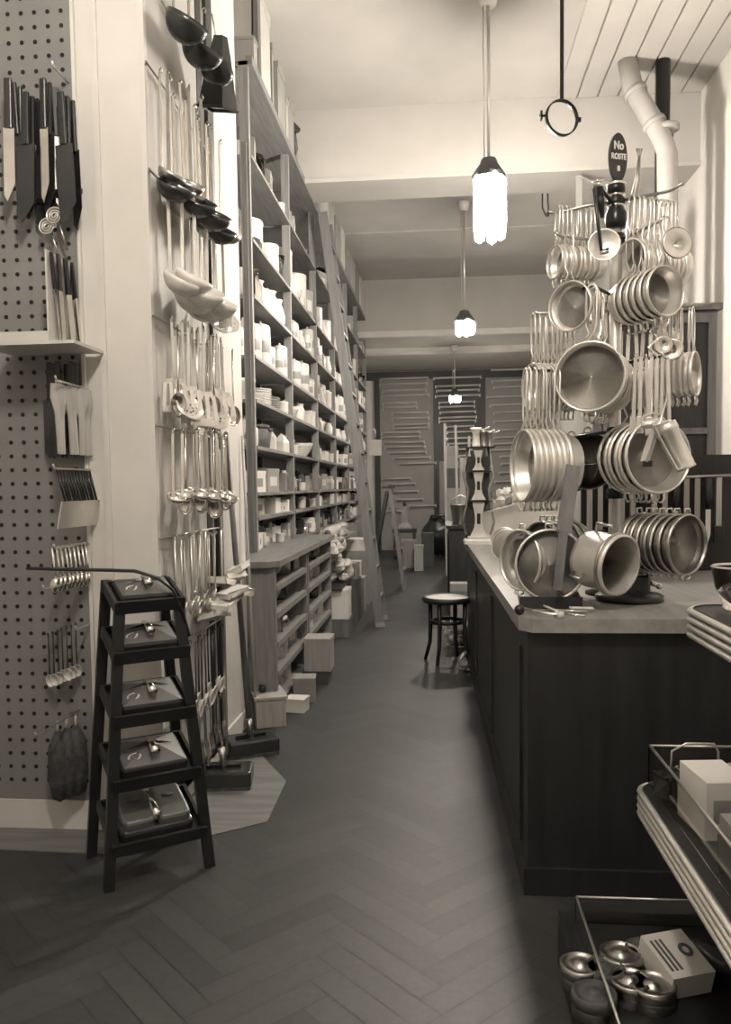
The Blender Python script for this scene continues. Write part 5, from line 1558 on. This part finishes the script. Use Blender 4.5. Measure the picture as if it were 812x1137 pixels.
for k, (x0, x1, y0) in enumerate(((494, 496, 470), (506, 509, 472), (521, 520, 484))):
    a = at_y(x0, y0, 11.9); c = at_y(x1, 560, 11.9)
    o = MB().beam(V(c.x, 11.95, .02), a, .035, .02, (0,1,0))
    tag(o.build('wooden_pole', wood_lt), ['leftmost pale slat standing by the carton pile', 'middle pale slat leaning above the carton pile', 'shorter pale slat by the gadget tower'][k], 'slat', 'pale slats by the carton pile')
# floor clutter before back wall
t = thing('black_bag', 'bulky black bag on the floor before the back wall', 'bag', at_z(487, 622, 0))
g = MB().ball((0,0,.42), (.3,.28,.33), 10); g.v = [q*rnd.uniform(.93,1.07) for q in g.v]; g.build('bag_body', black_p, t)
MB().tube([(-.2,0,.55),(-.12,0,.8),(.12,0,.8),(.2,0,.55)], .03, 6).build('strap', black_p, t)
farbox(468, 482, 592, 618, 13.5, card_dk, 'dark crate on the floor left of the black bag', 'floor_crate', 0, 'crate')
farbox(446, 462, 600, 618, 13.2, card, 'grey crate on the floor near the folding stepladder', 'floor_crate', 0, 'crate')
farbox(460, 470, 606, 620, 12.8, wood_lt, 'pale little crate on the floor between grey and dark crates', 'floor_crate', 0, 'crate')
for k in range(9):
    p = at_z(447+6*k, 615+rnd.uniform(-3, 4), 0)
    g = MB().ball((0,0,.09), (.10,.09,.09), 6); g.v = [q*rnd.uniform(.8,1.2) for q in g.v]
    o = g.build('floor_bundle', cloth if k % 2 else card_dk, origin=(0,0,0)); o.location = (p.x, p.y-.6, 0)
    tag(o, '%s bundle on the floor before the back wall, %s from left' % ('pale' if k % 2 else 'dark', NTH[k]), 'bundle', 'bundles on the floor before the back wall')
t = thing('flat_bench', 'small bench with tapering pale stand on top before the left panel', 'bench', at_z(449, 622, 0)+V(0,.4,0))
MB().b2((-.22,-.15,.48),(.22,.15,.55)).build('seat', wood_dk, t)
for sx in (-1,1):
    for sy in (-1,1): MB().beam((sx*.19,sy*.12,0),(sx*.17,sy*.1,.48), .05, .05).build('leg', wood_dk, t)
t2 = thing('tapered_stand', 'pale tapered stand on the small bench', 'stand', V(*t.location)+V(0,0,.55))
MB().lathe([(.2,0),(.2,.03),(.08,.12),(.05,.42),(0,.42)], 4, rz(PI/4).to_4x4(), False).build('body', card, t2)
MB().tube([(0,0,.4),(.0,0,.5)], .03, 8).build('knob', wood_dk, t2)
for k in range(4):
    a = at_z(476+5*k, 618, 0); 
    o = MB().tube([V(a.x, 15.6, 0), V(a.x+.28, 15.9, .5), V(a.x+.42, 16.1, .75+.08*k)], .022, 6)
    tag(o.build('bent_pipe', black_m), 'dark bent pipe leaning by the black bag, %s from left' % NTH[k], 'pipe', 'bent pipes by the black bag')
# pail and bowl on the dark cabinet
t = thing('metal_pail', 'grey metal pail standing on the dark cabinet beyond the counter', 'pail', (.24, 8.75, .935))
MB().shell([(.085,0),(.11,.2),(.115,.205),(.105,.205),(.08,.01)], 20).build('body', steel_d, t)
MB().lathe([(.082,0),(0,0)], 20).build('bottom', steel_d, t)
MB().tube([(-.11,0,.2),(-.1,0,.26),(0,0,.31),(.1,0,.26),(.11,0,.2)], .006, 6).build('bail', tin, t)

# ================================================================ TIERED STAND (right foreground)
t = thing('tiered_stand', 'streamlined tiered display stand with ribbed rounded edges at right foreground', 'display stand', (1.0, 1.75, 0))
o0 = V(*t.location)
def ribbed(x0, y1, x1, y0, z, r, hh, n=4, thick=.03):
    """shelf x0..x1, y0..y1 with a rounded far-left corner and a ribbed edge band"""
    pl = [(x1, y0), (x1, y1)]
    for k in range(9):
        a = PI/2 + k*(PI/2)/8
        pl.append((x0+r+r*math.cos(a), y1-r+r*math.sin(a)))
    pl.append((x0, y0))
    MB().prism([(x-o0.x, y-o0.y) for x, y in pl], z-thick, z-.004, None).build('shelf', wood_dk, t)
    path = [V(x-o0.x, y-o0.y, 0) for x, y in pl[1:]]
    g = MB()
    g2 = MB()
    for k in range(n):
        zz = z - hh*(k+.5)/n
        g.tube([p+V(0,0,zz) for p in path], hh/n*.42, 8)
    g.build('ribbed_edge', alu, t)
    for i in range(len(path)-1):
        g2.beam(path[i]+V(0,0,z-hh*.5), path[i+1]+V(0,0,z-hh*.5), .006, hh, (0,0,1)) if False else None
    # backing band behind the ribs
    vs = []; fs = []
    for p in path:
        d = V(.006, -.006, 0)
        vs += [p+d+V(0,0,z-hh), p+d+V(0,0,z)]
    for i in range(len(path)-1): fs.append((2*i, 2*i+2, 2*i+3, 2*i+1))
    g2 = MB().add(vs, fs); g2.build('edge_band', card_dk, t)
ribbed(.515, 2.17, 1.55, .9, .56, .07, .075)
ribbed(.60, 2.05, 1.55, .9, 1.05, .07, .075)
MB().b2((.95-o0.x, 1.0-o0.y, 0), (1.5-o0.x, 2.0-o0.y, .53)).build('core', black_p, t)
MB().b2((1.1-o0.x, 1.1-o0.y, .53), (1.5-o0.x, 1.95-o0.y, 1.02)).build('core', black_p, t)
MB().b2((.32-o0.x, .9-o0.y, .03), (1.5-o0.x, 2.2-o0.y, .18)).b2((.36-o0.x, .95-o0.y, 0), (1.45-o0.x, 2.15-o0.y, .03)).build('base_tier', black_p, t)
def glass_tray(xa, ya, xb, yb, z, h, label, gx=()):
    t = thing('glass_tray', label, 'tray', ((xa+xb)/2, (ya+yb)/2, z), 'glass edged trays on the tiered stand')
    w, d = (xb-xa)/2, (yb-ya)/2
    for a, c in (((-w,-d),(-w,d)), ((-w,d),(w,d)), ((w,-d),(w,d)), ((-w,-d),(w,-d))):
        lo = V(min(a[0],c[0])-.003, min(a[1],c[1])-.003, 0); hi = V(max(a[0],c[0])+.003, max(a[1],c[1])+.003, h)
        MB().b2(lo, hi).build('glass_pane', glass, t)
        MB().tube([V(a[0],a[1],h), V(c[0],c[1],h)], .0035, 6).build('edge_wire', tin, t)
    for g_ in gx: MB().b2((-w, g_-.002, 0), (w, g_+.002, h*.9)).build('divider', glass, t)
    return t
zt2 = .56
glass_tray(.55, 1.3, .98, 2.15, zt2, .10, 'glass edged tray of cartons on the middle tier', (-.1,))
# contents of the middle tray
def cbox(x, y, z, w, d, h, m_, label, rot=0.0, name='small_carton'):
    t = thing(name, label, 'carton', (x, y, z)); t.rotation_euler.z = rot
    MB().box((0,0,h*.5), (w, d, h)).build('carton_body', m_, t)
    MB().box((0,-d*.5-.0005,h*.5), (w*.7, .001, h*.4)).build('front_label', card, t)
    return t
cbox(.625, 1.88, zt2, .10, .15, .13, paper, 'white topped carton in the middle tier tray, nearest and largest', .1)
cbox(.76, 1.86, zt2, .12, .17, .11, card, 'grey carton beside the white topped carton in the middle tray', .05)
cbox(.66, 1.62, zt2, .16, .18, .10, card, 'grey flat carton at the near end of the middle tray')
for k in range(5):
    g = MB().bev((0,0,.03), (.10,.06,.05), .01); g.v = [q*rnd.uniform(.8,1.25) for q in g.v]
    o = g.build('paper_packet', paper if k % 2 else wood_dk, origin=(0,0,0)); o.location = (.59+.06*k, 2.03+.03*(k % 2), zt2+.012)
    o.rotation_euler.z = rnd.uniform(-.8,.8)
    tag(o, '%s loose packet at the far end of the middle tray, %s from left' % ('white' if k % 2 else 'dark', NTH[k]), 'packet', 'loose packets in the middle tray')
for k in range(2):
    t = thing('wire_egg_stand', ['bent wire stand in the middle tray, left of its twin', 'bent wire stand in the middle tray, right of its twin'][k], 'wire stand', (.65+.16*k, 2.11, zt2+.0), 'wire stands in the middle tray')
    MB().tube([(-.06,0,.004),(-.055,0,.10),(-.02,0,.12),(.05,0,.12),(.06,0,.10),(.06,0,.004)], .003, 6).build('wire', tin, t)
    MB().tube([(-.06,0,.004),(-.06,.05,.004),(.06,.05,.004),(.06,0,.004)], .003, 6).build('foot_wire', tin, t)
# lower tray with jars
glass_tray(.36, 1.5, .92, 2.14, .18, .07, 'glass edged tray of round tins on the lowest tier')
for k, (px, py, r) in enumerate(((645, 1068, .047), (672, 1072, .045), (690, 1056, .05), (716, 1050, .044), (700, 1085, .045), (660, 1100, .048), (725, 1090, .05))):
    p = at_z(px, py, .23)
    t = thing('round_polish_tin', 'round lidded tin in the lowest glass tray, %s counted from the left rear' % NTH[k], 'tin', (p.x, p.y, .18), 'round tins in the lowest tray')
    MB().lathe([(0,0),(r,0),(r,.035),(0,.035)], 24).build('tin_body', steel_d, t)
    MB().lathe([(r*1.04,.024),(r*1.04,.046),(r*.9,.05),(r*.88,.044),(r*.4,.044),(r*.36,.05),(0,.052)], 24).build('lid', card_dk if k % 2 else steel_d, t)
p = at_z(748, 1058, .25)
t = thing('printed_carton', 'tilted pale printed carton with oval mark in the lowest tray', 'carton', (p.x, p.y, .20)); t.rotation_euler = (.25, 0, .35)
MB().box((0,0,.03), (.11,.13,.06)).build('carton_body', cream_c, t)
MB().lathe([(.010,0),(.020,0),(.020,.0015),(.010,.0015),(.010,0)], 18, Matrix.Translation((.025,.005,.06)) @ Matrix.Diagonal((.8,1,1,1))).build('oval_mark', card_dk, t)
g = MB()
for k in range(3): g.b2((-.045+.012*k, -.045, .06), (-.039+.012*k, .045, .0612))
g.build('printed_lines', card_dk, t)
p = at_z(762, 1030, .27)
t = thing('round_cap_bottle', 'dark bottle with pale round cap lying in the lowest tray rear corner', 'bottle', (p.x, p.y, .215))
MB().tube([(0,0,0),(.1,-.06,.0)], .03, 14).build('bottle_body', dark_c, t)
MB().tube([(-.012,.007,0),(0,0,0)], .024, 14).build('cap', white_e, t)
# goods on upper tier
cbox(.78, 1.78, 1.05, .14, .18, .10, wood_dk, 'dark carton on the upper tier of the streamlined stand')
t = thing('glass_bowl', 'clear glass bowl on the upper tier corner of the streamlined stand', 'bowl', (.71, 1.96, 1.05))
MB().lathe([(0,0),(.04,0),(.06,.05),(.07,.10),(.067,.10),(.055,.05),(0,.008)], 24).build('bowl_body', glass, t)
MB().lathe([(.066,.098),(.072,.1),(.066,.104),(.066,.098)], 24).build('bowl_rim', tin, t)
